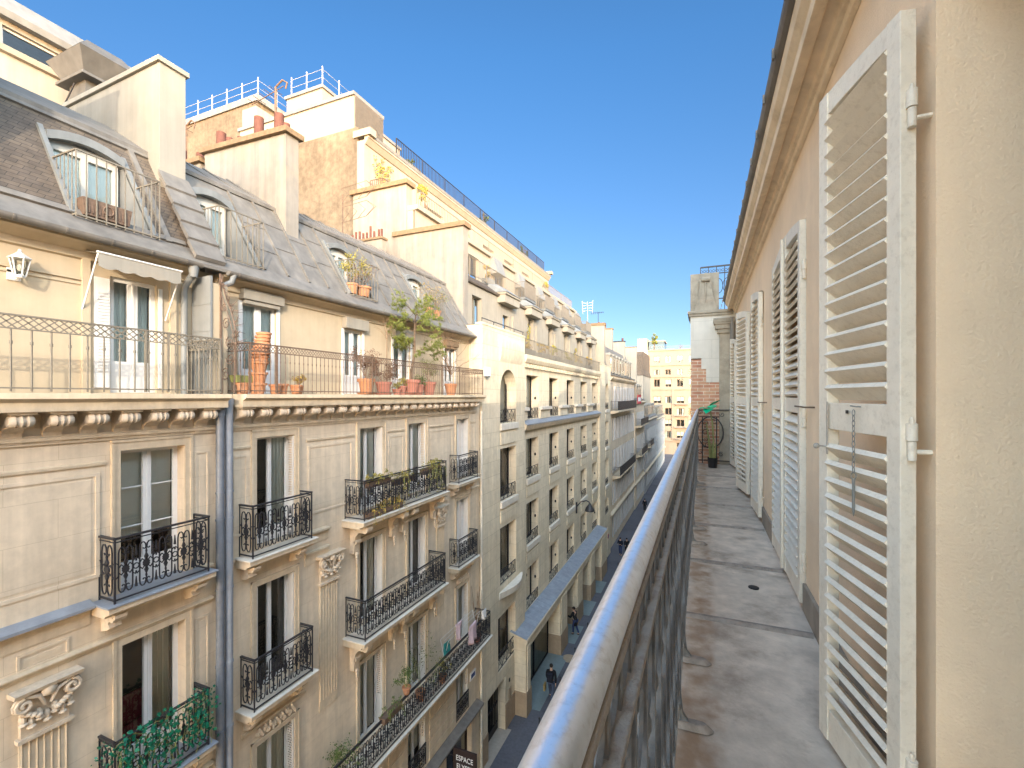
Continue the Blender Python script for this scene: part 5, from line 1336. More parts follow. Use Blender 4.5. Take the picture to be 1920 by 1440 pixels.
chimney(f1, -12.6, -9.6, 52.6, 53.2, 16, 22.9, capm='cap_stone', wm='cream_pale', pots=[(-11.8, .14, .55), (-11.2, .14, .8), (-10.5, .14, .55)], caph=.15)
chimney(f1, -12.6, -9.4, 60.2, 60.8, 16, 22.3, capm='iron', wm='cream_pale', pots=[(-12, .14, .5), (-9.7, .14, .4)], caph=.12)
f2 = far_house('narrow grey house with one jutting balcony between two taller pale fronts', 62.7, 72.5, -8.4, 14.6, 18.0, 2.0, rows(4, .9, 3.25, 2.35), balc=((11.2, .8, 63, 72), (7.1, .8, 64, 71)), wall='stone')
chimney(f2, -15.5, -9.5, 72.4, 73.0, 12, 22.8, capm='cap_stone', wm='cream_pale', pots=[(-13, .16, .5), (-12.5, .16, .7), (-12, .16, .5)], caph=.12)
f3 = far_house('pale house with a light zinc attic, second to last on the left side', 73.1, 92, -8.3, 11.6, 14.2, 2.3, rows(3, .9, 3.4, 2.2), balc=((7.2, .7, 75, 80),), wall='far_pale', roofm='zinc_light')
f4 = far_house('last pale house on the left before the square', 92.2, 112, -8.3, 11.0, 13.4, 2.5, rows(3, .9, 3.4, 2.2), wall='far_pale', roofm='zinc')
f5 = thing('tall_rear_house', 'tall pink-cream gable wall with a slate mansard and oval dormers, behind the lower pale roofs', 'building', (-14, 96, 0))
MB().box(-22, -10.6, 90, 104, 0, 19.2).build('wall', 'cream_pale', f5)
MB().prism_y([(-10.5, 19.2), (-11.4, 23), (-13, 23.6), (-22, 23.6), (-22, 19.2)], 90, 104).build('roof', 'slate', f5)
MB().prism_x([(89.9, 19.2), (90.7, 23), (92, 24), (104, 24), (104, 19.2)], -22, -10.8).build('mansard', 'slate', f5)
for x in (-16.2, -13.4):
    o = MB(); o.tube([(x + .75 * cos(t), 89.95, 20.9 + 1.1 * sin(t)) for t in [2 * pi * i / 14 for i in range(14)]], .22, 6, closed=True); oo = o.build('oval_dormer', 'cream_pale', f5)
    MB().poly([(x + .75 * cos(t), 89.97, 20.9 + 1.1 * sin(t)) for t in [2 * pi * i / 14 for i in range(14)]]).build('glass', 'glass', oo)
MB().box(-24, -18.3, 88, 88.8, 0, 25).build('chimney_wall', 'cream_pale', f5)

# the block that closes the street
h6 = thing('end_apartment_block', 'tall cream apartment block facing the camera, closing the far end of the street', 'building', (0, 132, 0))
F6 = FY(127); hs = []
for i in range(8):
    x0 = -12.2 + 2.9 * i
    for k in range(4): hs.append((x0, x0 + 1.9, 4.2 + 3.05 * k, 6.0 + 3.05 * k))
    hs.append((x0 + .1, x0 + 1.6, 17.7, 19.7)); hs.append((x0 + .1, x0 + 1.5, 20.9, 22.3)); hs.append((x0 + .1, x0 + 1.5, 24.1, 25.9))
    if i % 2 == 0: hs.append((x0, x0 + 2.1, 0, 3.0))
m = MB(); facade(m, F6, -13.6, 12, -.2, 27.3, hs, .3); m.quad((-13.6, 127, 0), (-13.6, 137, 0), (-13.6, 137, 27.3), (-13.6, 127, 27.3)); m.build('wall', 'far_cream', h6)
MB().quad((-13.5, 127.9, 0), (12, 127.9, 0), (12, 127.9, 27), (-13.5, 127.9, 27)).build('interior', 'room', h6)
for q, (a, c, z0, z1) in enumerate(hs): window(h6, F6, a, c, z0, z1, t=-.25, fw=.08, mull=.12, frame='far_cream', curtain=('blind', None, 'sides')[q % 3])
for z in (3.3, 16.9, 20.2, 23.3, 27.3): m = MB(); m.box(-13.7, 12, 126.75, 127, z, z + .28); m.build('band', 'far_cream', h6)
for i in range(4): MB().box(-13.4 + 5.8 * i, -12.7 + 5.8 * i, 126.85, 127.0, 3.6, 16.9).build('pilaster', 'far_cream', h6)
for k in range(4): MB().box(-6.9, -3.4, 126.2, 127, 3.9 + 3.05 * k, 4.1 + 3.05 * k).build('balcony', 'zinc_light', h6)
MB().box(-18.4, -13.65, 125, 133, 0, 27.5).build('side_wing', 'limestone', h6); MB().box(-16.5, -13.9, 127.5, 133, 27.5, 30.8).build('penthouse', 'cream_pale', h6)
MB().box(-13.6, -9.6, 129, 136, 27.6, 30.0).build('roof_pavilion', 'glass_green', h6); MB().box(-13.8, -9.4, 128.8, 136, 30.0, 30.3).build('pavilion_roof', 'cream_pale', h6)
r = MB(); bar_rail(r, (-13.5, 127.1), (12, 127.1), 27.6, .9, .3, .02, .05); r.build('roof_railing', 'iron_grey', h6)

# ================================================================== things on and around the houses
# wall lantern, awning
la = thing('wall_lantern', 'white glazed wall lantern on the cream attic wall left of the scalloped awning', 'lamp', (AX, 3.17, 17.0))
mb = MB(); c = (-8.72, 3.17, 16.86)
mb.lathe(c, [(.05, -.02), (.062, .0), (.055, .015)], 6); mb.lathe((c[0], c[1], 17.10), [(.12, 0), (.125, .015), (.05, .07), (.02, .10), (.02, .13), (.0, .14)], 6)
for k in range(6):
    a = 2 * pi * k / 6; mb.tube([(c[0] + .06 * cos(a), c[1] + .06 * sin(a), 16.87), (c[0] + .105 * cos(a), c[1] + .105 * sin(a), 17.10)], .009, 4)
mb.tube([(AX, 3.17, 16.93), (AX + .08, 3.17, 16.83), (c[0], c[1], 16.84)], .014, 6); mb.box(AX, AX + .02, 3.10, 3.24, 16.82, 17.04)
mb.build('frame', 'white', la)
MB().lathe(c, [(.055, .02), (.098, .24)], 6, caps=False).build('glass', 'glass', la); MB().ball((c[0], c[1], 16.98), (.035, .035, .05), 8, 6).build('bulb', 'bulb', la)
aw = thing('awning', 'cream canvas awning with a scalloped edge over the attic french door', 'awning', (AX, 4.6, 17.3))
mb = MB(); n = 48; ya, yb = 3.92, 5.10; xo = -8.42
f = lambda y: 17.20 - .035 * abs(sin(pi * (y - ya) / (yb - ya) * 5)) - .02
for i in range(n):
    a, b_ = ya + (yb - ya) * i / n, ya + (yb - ya) * (i + 1) / n
    mb.quad((xo, a, 17.38), (xo, b_, 17.38), (xo, b_, f(b_)), (xo, a, f(a)))
mb.quad((xo, ya, 17.38), (xo, yb, 17.38), (AX + .02, yb, 17.46), (AX + .02, ya, 17.46))
ao = mb.build('canvas', 'cream_pale', aw); sd = ao.modifiers.new('thickness', 'SOLIDIFY'); sd.thickness = .004
MB().tube([(xo, ya - .02, 17.385), (xo, yb + .02, 17.385)], .016, 8).build('front_bar', 'white', aw)
MB().tube([(AX + .03, ya, 17.45), (AX + .03, yb, 17.45)], .03, 8).build('roller', 'white', aw)
for y in (ya, yb): MB().tube([(xo, y, 17.38), (AX + .04, y, 16.55)], .012, 6).build('arm', 'white', aw)

# thorny iron screen between the two attic balconies
sc = thing('iron_screen', 'rusty thorn-like wrought iron screen with scrolls dividing the two attic balconies', 'screen', (-8.15, 5.74, SLAB))
rng = random.Random(2); mb = MB(); ys = 5.76
mb.bar((-8.33, ys, SLAB), (-8.36, ys, 17.5), .03, .03, (1, 0, 0)); mb.bar((-7.98, ys, SLAB), (-7.94, ys, 16.2), .02, .02, (1, 0, 0))
arc = [(-7.93, ys, 16.15), (-7.95, ys, 16.45), (-8.05, ys, 16.75), (-8.2, ys, 17.05), (-8.34, ys, 17.4)]
mb.tube(arc, .014, 5); mb.tube([(x - .05, y, z - .12) for x, y, z in arc], .010, 5)
for cx, cz, r, a0 in ((-8.2, 16.55, .12, 0), (-8.1, 16.2, .11, 2), (-8.25, 16.85, .08, 1), (-8.08, 15.9, .12, 3), (-8.22, 15.6, .13, 1)): mb.tube([(a, ys, b_) for a, b_ in spiral((cx, cz), r, a0, 1.5, 16)], .010, 5)
for i in range(70):
    u = rng.random() * 3.99; k = int(u); u -= k
    p = Vector(arc[k]).lerp(Vector(arc[k + 1]), u); d = Vector((rng.gauss(.5, .5), rng.gauss(0, .6), rng.gauss(.3, .6))).normalized()
    mb.tube([p, p + d * rng.uniform(.06, .20)], [.009, .003], 4)
mb.build('ironwork', 'iron_rust', sc)

# terracotta on the second attic balcony
PX0 = -8.22; Z0 = SLAB + .005
G1 = 'nested terracotta pots in the leaning stack'
z = Z0
for i in range(12):
    hh = .22 if i < 3 else .20; q = pot('flower_pot', 'one of the terracotta pots nested in the tall leaning stack beside the white attic door', (PX0 + .01 * (i % 3), 6.42 + .012 * i, z), .17 - .003 * i, hh, group=G1)
    z += .215 if i < 2 else .068
for y, x, r, h, l in ((6.16, -8.3, .13, .22, 'terracotta pot at the left end of the second attic balcony, under a green tray'), (6.78, -8.15, .12, .20, 'terracotta pot just right of the leaning pot stack'), (7.02, -8.25, .13, .22, 'terracotta pot in the middle of the row right of the pot stack'), (7.25, -8.1, .12, .2, 'broad terracotta pot behind the yellow seedlings')):
    pot('flower_pot', l, (x, y, Z0), r, h)
tb = thing('tray', 'green plastic trough lying on a terracotta pot beside the leaning stack', 'trough', (-8.3, 6.16, Z0 + .225)); MB().hexa([(-8.40, 6.0, Z0 + .225), (-8.22, 6.0, Z0 + .225), (-8.22, 6.3, Z0 + .225), (-8.40, 6.3, Z0 + .225)], [(-8.43, 5.97, Z0 + .36), (-8.19, 5.97, Z0 + .36), (-8.19, 6.33, Z0 + .36), (-8.43, 6.33, Z0 + .36)]).build('trough', 'stem_green', tb)
def potted(label, y, r, h, m, kind, size, x=PX0, n=900, leafm='leaf', lsz=.05, saucer=False, z=Z0, seed=1, trunk=0):
    t = pot('potted_plant', label, (x, y, z), r, h, m, saucer=saucer)
    rng = random.Random(seed); b = (x, y, z + h * .85)
    tw = MB(); tips = []
    if trunk: tw.tube([b, (x, y, b[2] + trunk)], [.02, .014], 6); b = (x, y, b[2] + trunk)
    for k in range(5): branches(tw, b, (rng.gauss(0, .5), rng.gauss(0, .5), 1), size * rng.uniform(.4, .6), .009, 2, rng, tips)
    tw.build('stems', 'twig' if kind != 'green' else 'stem_green', t)
    if leafm:
        f = MB()
        for p in tips: foliage(f, p, (size * .13,) * 3, max(6, 2 * n // len(tips)), lsz * .85, rng)
        f.build('foliage', leafm, t)
    return t
potted('small pot of yellow-leaved seedlings at the right end of the terracotta row', 7.42, .11, .19, 'terracotta', 'dry', .30, n=160, leafm='leaf_ochre', lsz=.045, seed=3)
potted('terracotta pot of reddish dry shrub, its twigs spilling over the left rim', 9.62, .22, .42, 'terracotta', 'dry', .75, n=700, leafm='leaf_dry', lsz=.045, saucer=True, seed=4)
potted('dull red pot holding a dense dry shrub, right of the reddish one', 10.42, .22, .36, 'terracotta_dull', 'dry', .75, n=900, leafm='leaf_dry', lsz=.045, saucer=True, seed=5, x=-8.3)
potted('small low terracotta bowl with short green shoots left of the pine pot', 10.92, .14, .17, 'terracotta_dull', 'green', .22, n=160, leafm='leaf_yellow', lsz=.04, seed=6)
potted('small red pot with a tuft of yellow-green leaves against the pine pot', 11.16, .14, .26, 'terracotta_dull', 'green', .26, n=200, leafm='leaf_yellow', lsz=.045, seed=7)
potted('red pot with a small dark green plant right of the pine pot', 12.02, .17, .32, 'terracotta_dull', 'green', .36, n=300, leafm='leaf', lsz=.05, seed=8)
potted('red pot with an open olive-leaved shrub, second from the right on the balcony', 12.62, .22, .42, 'terracotta_dull', 'dry', .75, n=420, leafm='leaf_pine', lsz=.04, seed=9)
t = potted('terracotta pot with a tall bare branching shrub at the right end of the balcony', 14.0, .22, .40, 'terracotta', 'dry', 1.0, leafm=None, trunk=.35, seed=10)
rng = random.Random(11); mb = MB(); tips = []
for k in range(7): branches(mb, (PX0, 14.0, Z0 + .7), (rng.gauss(0, .25), rng.gauss(0, .35), 1), .75, .012, 3, rng, tips, .4)
mb.build('crown', 'twig', t)
# pine
t = pot('potted_pine', 'tall pine with a twisted trunk and clumped needles in a large red pot', (PX0, 11.62, Z0), .27, .46, 'terracotta_dull', saucer=True); t['category'] = 'potted tree'
rng = random.Random(12); mb = MB(); tips = []
trk = [(PX0, 11.6, Z0 + .4), (PX0 + .02, 11.62, 16.0), (PX0, 11.80, 16.5), (PX0 + .02, 11.78, 17.0), (PX0 - .03, 11.85, 17.5), (PX0, 11.95, 17.9)]
mb.tube(trk, [.05, .045, .038, .03, .022, .014], 7)
for k in range(16):
    u = rng.uniform(1.5, 4.9); i = int(u); p = Vector(trk[i]).lerp(Vector(trk[i + 1]), u - i)
    branches(mb, p, (rng.gauss(.1, .45), rng.gauss(.1, .9), rng.uniform(.0, .8)), rng.uniform(.35, .62), .012, 2, rng, tips, .5)
mb.build('trunk', 'bark', t)
f = MB()
for p in tips:
    for _ in range(4):
        c = p + Vector((rng.gauss(0, .05), rng.gauss(0, .07), rng.gauss(0, .045)))
        for __ in range(24):
            d = Vector((rng.gauss(0, 1), rng.gauss(0, 1), rng.gauss(.35, .8))).normalized(); L = rng.uniform(.06, .11); w = d.orthogonal().normalized() * .0055
            f.poly([c - w, c + d * L, c + w])
f.build('crown', 'leaf_pine', t)
t = pot('potted_sapling', 'thin bare sapling in a small pot left of the pine', (PX0 - .15, 10.62, Z0), .12, .2, 'terracotta_dull'); t['category'] = 'potted tree'
rng = random.Random(13); mb = MB(); tips = []; mb.tube([(PX0 - .15, 10.62, Z0 + .15), (PX0 - .14, 10.64, 16.3), (PX0 - .15, 10.66, 17.1)], [.014, .011, .008], 5)
for k in range(7): branches(mb, (PX0 - .15, 10.65, 16.8 + .05 * k), (rng.gauss(0, .5), rng.gauss(0, .6), .8), .32, .006, 1, rng, tips)
mb.build('trunk', 'twig', t)
# dormer plants
def dormer_plant(label, y, h, leafm, seed, potm='terracotta', r=.16, dense=700):
    x = -9.02; z = 18.0 + .06
    t = pot('potted_plant', label, (x, y, z), r, .28, potm); rng = random.Random(seed); mb = MB(); tips = []
    for k in range(6): branches(mb, (x, y, z + .22), (rng.gauss(0, .3), rng.gauss(0, .35), 1), h * .5, .009, 2, rng, tips, .45)
    mb.build('stems', 'twig', t); f = MB()
    if leafm:
        for p in tips: foliage(f, p, (.10, .10, .12), max(3, dense // len(tips)), .05, rng)
        f.build('foliage', leafm, t)
dormer_plant('yellow-green bush in the cage of the second grey roof dormer', 9.98, .85, 'leaf_yellow', 21, dense=1000)
dormer_plant('orange pot of dry stems beside the yellow-green bush in the roof dormer', 10.42, .7, 'leaf_dry', 22, r=.22, dense=160)
dormer_plant('dense bare twiggy shrub in the cage of the last grey roof dormer', 13.8, .95, 'leaf_ochre', 23, dense=220)
dormer_plant('second twiggy shrub in the last roof dormer, with a few green leaves', 14.35, .75, 'leaf_pine', 24, dense=240)
fb = thing('planter_box', 'dark wicker planter box with a round motif in the slate roof dormer cage', 'planter', (-9.0, 4.3, 18.0))
mb = MB().hexa([(-9.02, 3.95, 18.04), (-8.86, 3.95, 18.04), (-8.86, 4.55, 18.04), (-9.02, 4.55, 18.04)], [(-9.06, 3.92, 18.30), (-8.84, 3.92, 18.30), (-8.84, 4.58, 18.30), (-9.06, 4.58, 18.30)])
for k in range(14): mb.box(-8.85, -8.842, 3.95 + .045 * k, 3.965 + .045 * k, 18.08, 18.28)
mb.tube([(-8.838, 4.25 + .07 * cos(a), 18.18 + .07 * sin(a)) for a in [2 * pi * k / 10 for k in range(10)]], .012, 5, closed=True)
mb.build('box', 'iron_rust', fb)

# balcony greenery lower down
def trailing(label, y0, y1, x, z, n, leafm, seed, drop=.5, boxm='iron_rust', cat='flower box', name='flower_box', rise=.15, sz=.05):
    t = thing(name, label, cat, (x, (y0 + y1) / 2, z)); rng = random.Random(seed)
    MB().hexa([(x - .08, y0, z), (x + .08, y0, z), (x + .08, y1, z), (x - .08, y1, z)], [(x - .10, y0 - .02, z + .17), (x + .10, y0 - .02, z + .17), (x + .10, y1 + .02, z + .17), (x - .10, y1 + .02, z + .17)]).build('box', boxm, t)
    f = MB(); m_ = MB()
    for k in range(n):
        p = Vector((x + rng.gauss(.03, .06), rng.uniform(y0, y1), z + .17)); pts = [p.copy()]; d = Vector((rng.gauss(.1, .1), rng.gauss(0, .2), rng.uniform(.3, 1)))
        for q in range(5):
            p = p + d * (rise if q < 2 else drop * .25); d = d + Vector((0, rng.gauss(0, .2), -.55)); pts.append(p.copy())
            foliage(f, p, (.05, .06, .05), 5, sz, rng)
        m_.tube(pts, .004, 4, caps=False)
    m_.build('stems', 'stem_green', t); f.build('foliage', leafm, t)
trailing('flower box with a bright green spiky tuft on the overgrown top balcony', 9.25, 10.1, -7.9, 12.85, 16, 'leaf_yellow', 31, .1)
trailing('long rusty flower box in the middle of the overgrown top balcony', 10.35, 11.2, -7.9, 12.72, 14, 'leaf_yellow', 32, .7)
trailing('flower box with hanging yellow stems near the right end of the overgrown balcony', 11.75, 12.7, -7.9, 12.80, 22, 'leaf_yellow', 33, .8)
trailing('low planter of straggling pale shoots on the floor of the overgrown balcony', 9.2, 10.6, -7.86, 12.08, 24, 'leaf_ochre', 34, .3)
trailing('wooden flower box with bushy green plant on the long lower railing', 9.65, 10.35, -7.72, 6.62, 10, 'leaf', 35, .3)
def loose_pot(label, x, y, z, r, h, leafm, seed, size=.5, m='terracotta', n=500, lsz=.05):
    t = pot('potted_plant', label, (x, y, z), r, h, m); rng = random.Random(seed); mb = MB(); tips = []
    for k in range(5): branches(mb, (x, y, z + h * .8), (rng.gauss(0, .35), rng.gauss(0, .35), 1), size * .5, .007, 2, rng, tips, .5)
    mb.build('stems', 'stem_green', t); f = MB()
    for p in tips: foliage(f, p, (size * .16,) * 3, n // len(tips), lsz, rng)
    f.build('foliage', leafm, t)
bz = 5.75
loose_pot('orange pot with leafy herbs standing on the long lower railing', -7.76, 10.75, 6.76, .12, .2, 'leaf', 36, .5)
loose_pot('tall climbing plant in front of a long lower balcony window', -8.1, 11.95, bz, .16, .3, 'leaf', 37, 1.5, n=380)
loose_pot('dark bushy plant at the near end of the long lower balcony', -7.95, 8.35, bz, .2, .35, 'leaf', 38, .8, n=700)
loose_pot('small yellow-green plant low behind the long lower railing', -7.95, 13.0, bz, .14, .25, 'leaf_yellow', 39, .5, n=300)
t = thing('bamboo_canes', 'bundle of tall bare canes at the far end of the long lower balcony', 'canes', (-8.0, 15.6, bz)); rng = random.Random(40); mb = MB()
for k in range(9): mb.tube([(-8.0 + rng.gauss(0, .05), 15.6 + rng.gauss(0, .08), bz), (-8.0 + rng.gauss(0, .12), 15.6 + rng.gauss(0, .16), bz + rng.uniform(1.5, 2.2))], [.012, .006], 5)
mb.build('canes', 'twig', t); MB().lathe((-8.0, 15.6, bz), pot_profile(.16, .3), 12).build('pot', 'terracotta_dull', t)
def garment(label, name, x, y, z, w, h, m, seed):
    rng = random.Random(seed); t = thing(name, label, 'laundry', (x, y, z)); mb = MB(); nx, nz = 8, 8; pts = []
    for i in range(nx + 1):
        for j in range(nz + 1):
            u, v = i / nx - .5, j / nz
            pts.append((x + .05 * sin(u * 9 + seed) * v + .03 * rng.random(), y + u * w * (1 - .35 * v * (seed % 2)), z - h * v * (1 - .15 * abs(u))))
    mb.add(pts, [(i * (nz + 1) + j, (i + 1) * (nz + 1) + j, (i + 1) * (nz + 1) + j + 1, i * (nz + 1) + j + 1) for i in range(nx) for j in range(nz)])
    o = mb.build('cloth', m, t, smooth=True); s_ = o.modifiers.new('thickness', 'SOLIDIFY'); s_.thickness = .012
garment('pale pink towel drying above the long lower railing, nearest of the laundry', 'towel', -7.78, 13.75, 7.42, .45, .62, 'cloth_pink', 1)
garment('white and pink shirt hanging over the long lower railing', 'shirt', -7.70, 14.65, 6.98, .55, .75, 'cloth_pink', 2)
garment('small white cloth pegged at the far end of the long lower railing', 'cloth', -7.70, 15.55, 7.08, .35, .35, 'cloth_white', 3)
garment('dark teal garment hanging behind the pink towel', 'garment', -7.95, 13.25, 6.95, .35, .5, 'cloth_teal', 4)
dr = MB()
drt = thing('drying_rack', 'thin metal laundry rack standing on the long lower balcony', 'rack', (-7.95, 14.4, bz))
for y in (13.2, 15.5): dr.tube([(-8.15, y, bz), (-7.85, y, 7.0)], .007, 5); dr.tube([(-7.85, y, bz), (-8.15, y, 7.0)], .007, 5)
for x in (-8.15, -8.0, -7.86): dr.tube([(x, 13.2, 7.0), (x, 15.5, 7.0)], .005, 5)
dr.build('frame', 'paint_white', drt)

# artificial ivy on the lowest railing of house one
iv = thing('artificial_ivy', 'bright green artificial ivy wound through the lowest iron railing on the left', 'ivy', (-8.0, 4.6, 9.1)); rng = random.Random(50); f = MB(); v = MB()
for k in range(26):
    y = 3.9 + 1.42 * k / 25; pts = []
    for j in range(9):
        z = 10.08 - j * rng.uniform(.06, .13); pts.append((WX + .43 + rng.gauss(0, .02), y + rng.gauss(0, .05), max(9.12, z)))
    v.tube(pts, .004, 4, caps=False)
    for p in pts:
        for _ in range(2):
            c = Vector(p) + Vector((rng.gauss(.02, .02), rng.gauss(0, .05), rng.gauss(0, .05))); s_ = rng.uniform(.022, .045)
            n_ = Vector((1, rng.gauss(0, .5), rng.gauss(.2, .5))).normalized(); a = n_.orthogonal().normalized(); b_ = n_.cross(a)
            f.poly([c + (a * cos(q) + b_ * sin(q)) * s_ * (1 if e % 2 == 0 else .55) for e, q in enumerate([2 * pi * e / 10 for e in range(10)])])
for y in (3.92, 5.30):
    for _ in range(60): foliage(f, (WX + rng.uniform(.0, .42), y + rng.gauss(0, .04), rng.uniform(9.4, 10.12)), (.02, .02, .02), 1, .06, rng)
v.build('vines', 'stem_green', iv); f.build('leaves', 'leaf_artificial', iv)
ac = thing('armchair', 'dark red armchair inside the lower window on the left', 'chair', (-8.95, 4.75, 9.0)); mb = MB().box(-9.25, -8.8, 4.5, 4.95, 9.05, 9.5); mb.box(-9.3, -9.2, 4.5, 4.95, 9.5, 10.0); mb.build('seat', 'cloth_red', ac, bevel=.04)

# planting on the stepped block's terraces
def terrace_bush(label, x, y, z, rx, ry, rz, n, m, seed, boxed=True, lsz=.13, clumps=6):
    t = thing('planter', label, 'planter', (x, y, z)); rng = random.Random(seed)
    if boxed: MB().hexa([(x - .18, y - ry * .8, z), (x + .18, y - ry * .8, z), (x + .18, y + ry * .8, z), (x - .18, y + ry * .8, z)], [(x - .2, y - ry * .85, z + .35), (x + .2, y - ry * .85, z + .35), (x + .2, y + ry * .85, z + .35), (x - .2, y + ry * .85, z + .35)]).build('trough', 'zinc_light', t)
    f = MB(); foliage(f, (x, y, z + .35 + rz), (rx, ry, rz), n, lsz, rng, clumps); f.build('foliage', m, t)
    s_ = MB()
    for k in range(6): s_.tube([(x + rng.gauss(0, .05), y + rng.uniform(-ry, ry) * .6, z + .2), (x + rng.gauss(0, .1), y + rng.uniform(-ry, ry) * .8, z + .35 + rz * rng.uniform(.8, 1.6))], .012, 4)
    s_.build('stems', 'twig', t)
for i, (y, l, m_) in enumerate(((22.6, 'ochre planter at the near end of the long dentilled terrace', 'leaf_ochre'), (25.2, 'dry grassy planter, second along the dentilled terrace', 'leaf_ochre'), (27.6, 'fuller green planter, third along the dentilled terrace', 'leaf_yellow'), (30.6, 'green and ochre planter in the middle of the dentilled terrace', 'leaf_yellow'), (33.4, 'tall yellow planter beside the blank panels of the dentilled terrace', 'leaf_ochre'), (36.8, 'last low ochre planter on the dentilled terrace', 'leaf_ochre'))):
    terrace_bush(l, -8.62, y, 17.33, .2, 1.0, .25 + .06 * (i % 3), 260, m_, 60 + i)
terrace_bush('climbing yellow-leaved shrub against the attic wall at the near end of the terrace', -9.4, 24.6, 17.33, .2, .5, .9, 260, 'leaf_yellow', 70)
terrace_bush('tall yellow shrub against the attic wall further along the terrace', -9.4, 35.6, 17.33, .2, .45, .8, 220, 'leaf_yellow', 71)
terrace_bush('rusty orange bush on the box-balcony terrace by the big chimney wall', -10.55, 21.9, 21.07, .25, .5, .35, 260, 'leaf_ochre', 72)
terrace_bush('yellow leafy shrub on the upper terrace next to the zinc screen', -12.3, 18.4, 23.75, .25, .45, .55, 300, 'leaf_yellow', 73)
terrace_bush('pair of bright yellow shrubs at the far end of the upper terrace', -12.2, 36.0, 23.75, .3, 1.1, .5, 320, 'leaf_yellow', 74)
terrace_bush('dark round shrub on the roof behind the black roof railing', -15.0, 30.2, 27.67, .35, .45, .45, 260, 'leaf', 75)
terrace_bush('second dark shrub on the roof near the far end of the black railing', -15.0, 38.6, 27.67, .35, .7, .45, 300, 'leaf', 76)
terrace_bush('low trailing greenery behind the near end of the black roof railing', -15.0, 21.2, 27.67, .25, .8, .15, 200, 'leaf', 77)
vn = thing('climbing_vine', 'sparse yellow climbing vine on the white top wall beside the stained gable', 'vine', (U3 + .05, 17.8, 24.9)); rng = random.Random(78); mb = MB(); tips = []
for k in range(5): branches(mb, (U3 + .06, 17.7 + .2 * k, 24.5), (0, rng.gauss(.1, .25), 1), 1.1, .016, 2, rng, tips, .35)
mb.build('stems', 'twig', vn); f = MB()
for p in tips: foliage(f, (U3 + .1, p.y, min(p.z, 26.9)), (.06, .16, .18), 9, .10, rng)
f.build('foliage', 'leaf_yellow', vn)
bs = thing('balcony_basket', 'small rusty iron corner basket rail under the climbing vine', 'railing', (-14.4, 17.3, 24.85)); mb = MB(); bar_rail(mb, (-14.5, 17.25), (-13.8, 17.25), 24.9, .5, .12, .012, .03); bar_rail(mb, (-13.8, 17.25), (-13.8, 18.3), 24.9, .5, .12, .012, .03); mb.build('ironwork', 'iron_rust', bs)

# aerials
tv = thing('wire_antenna', 'wide twin chevron wire television aerial in front of the stained gable wall', 'antenna', (-11.3, 13.0, 20.8)); mb = MB(); X0, Y0 = -11.3, 13.0
mb.tube([(X0 - .9, Y0, 20.85), (X0 - .9, Y0, 22.6)], .02, 6)
for zc in (22.55, 21.85):
    for k in range(4):
        x = X0 - .95 + .38 * k; mb.tube([(x, Y0, zc + .28 + .03 * k), (x + .38, Y0 - .05, zc + .02 * k), (x, Y0, zc - .28 + .03 * k)], .009, 5)
    mb.tube([(X0 - .95, Y0, zc + .28), (X0 + .19, Y0, zc + .37)], .009, 5); mb.tube([(X0 - .95, Y0, zc - .28), (X0 + .19, Y0, zc - .19)], .009, 5)
    mb.tube([(X0 + .19, Y0, zc + .37), (X0 + .62, Y0, zc + .08), (X0 + .19, Y0, zc - .19)], .009, 5)
mb.build('rods', 'iron_rust', tv)
def aerial(label, x, y, z, h, m, kind):
    t = thing('antenna', label, 'antenna', (x, y, z)); mb = MB().tube([(x, y, z), (x, y, z + h)], .03, 6)
    if kind == 'panel':
        for s_ in (-1, 1):
            for k in range(4): mb.bar((x + s_ * .12, y, z + h - .9 + .25 * k), (x + s_ * .55, y, z + h - 1.0 + .3 * k), .05, .05)
            mb.bar((x + s_ * .5, y, z + h - 1.2), (x + s_ * .55, y, z + h + .1), .05, .05)
        mb.bar((x, y - .3, z + h - .4), (x, y + .3, z + h - .4), .06, .06)
    elif kind == 'hook':
        mb.tube([(x, y, z + h), (x + .25, y, z + h + .12), (x + .42, y, z + h), (x + .36, y, z + h - .14)], .022, 6); mb.tube([(x - .9, y, z + h - .25), (x + .3, y, z + h - .05)], .012, 5)
        for k in range(5): mb.tube([(x - .8 + .2 * k, y - .2, z + h - .23 + .035 * k), (x - .8 + .2 * k, y + .2, z + h - .23 + .035 * k)], .008, 4)
    else:
        mb.bar((x - .7, y, z + h), (x + .5, y, z + h), .03, .03)
        for k in range(7): mb.bar((x - .7 + .2 * k, y - .3, z + h), (x - .7 + .2 * k, y + .3, z + h), .02, .02); mb.bar((x - .7 + .2 * k, y, z + h - .2 + .02 * k), (x - .7 + .2 * k, y, z + h + .2 - .02 * k), .02, .02)
    mb.build('rods', m, t)
aerial('white panel aerial on a mast above the far gable wall', -10.9, 46, 22.3, 2.6, 'galvanised', 'panel')
aerial('small dark comb aerial on the chimney cap of the far gable wall', -9.7, 45.5, 22.3, 1.3, 'iron', 'comb')
aerial('rusty hooked vent pipe with a wire aerial behind the twin-stack chimney', -14.3, 8.8, 22.0, 1.3, 'iron_rust', 'hook')
aerial('tall rusty hooked aerial at the right end of the twin-stack chimney', -10.45, 8.7, 22.1, 1.3, 'iron_rust', 'hook')

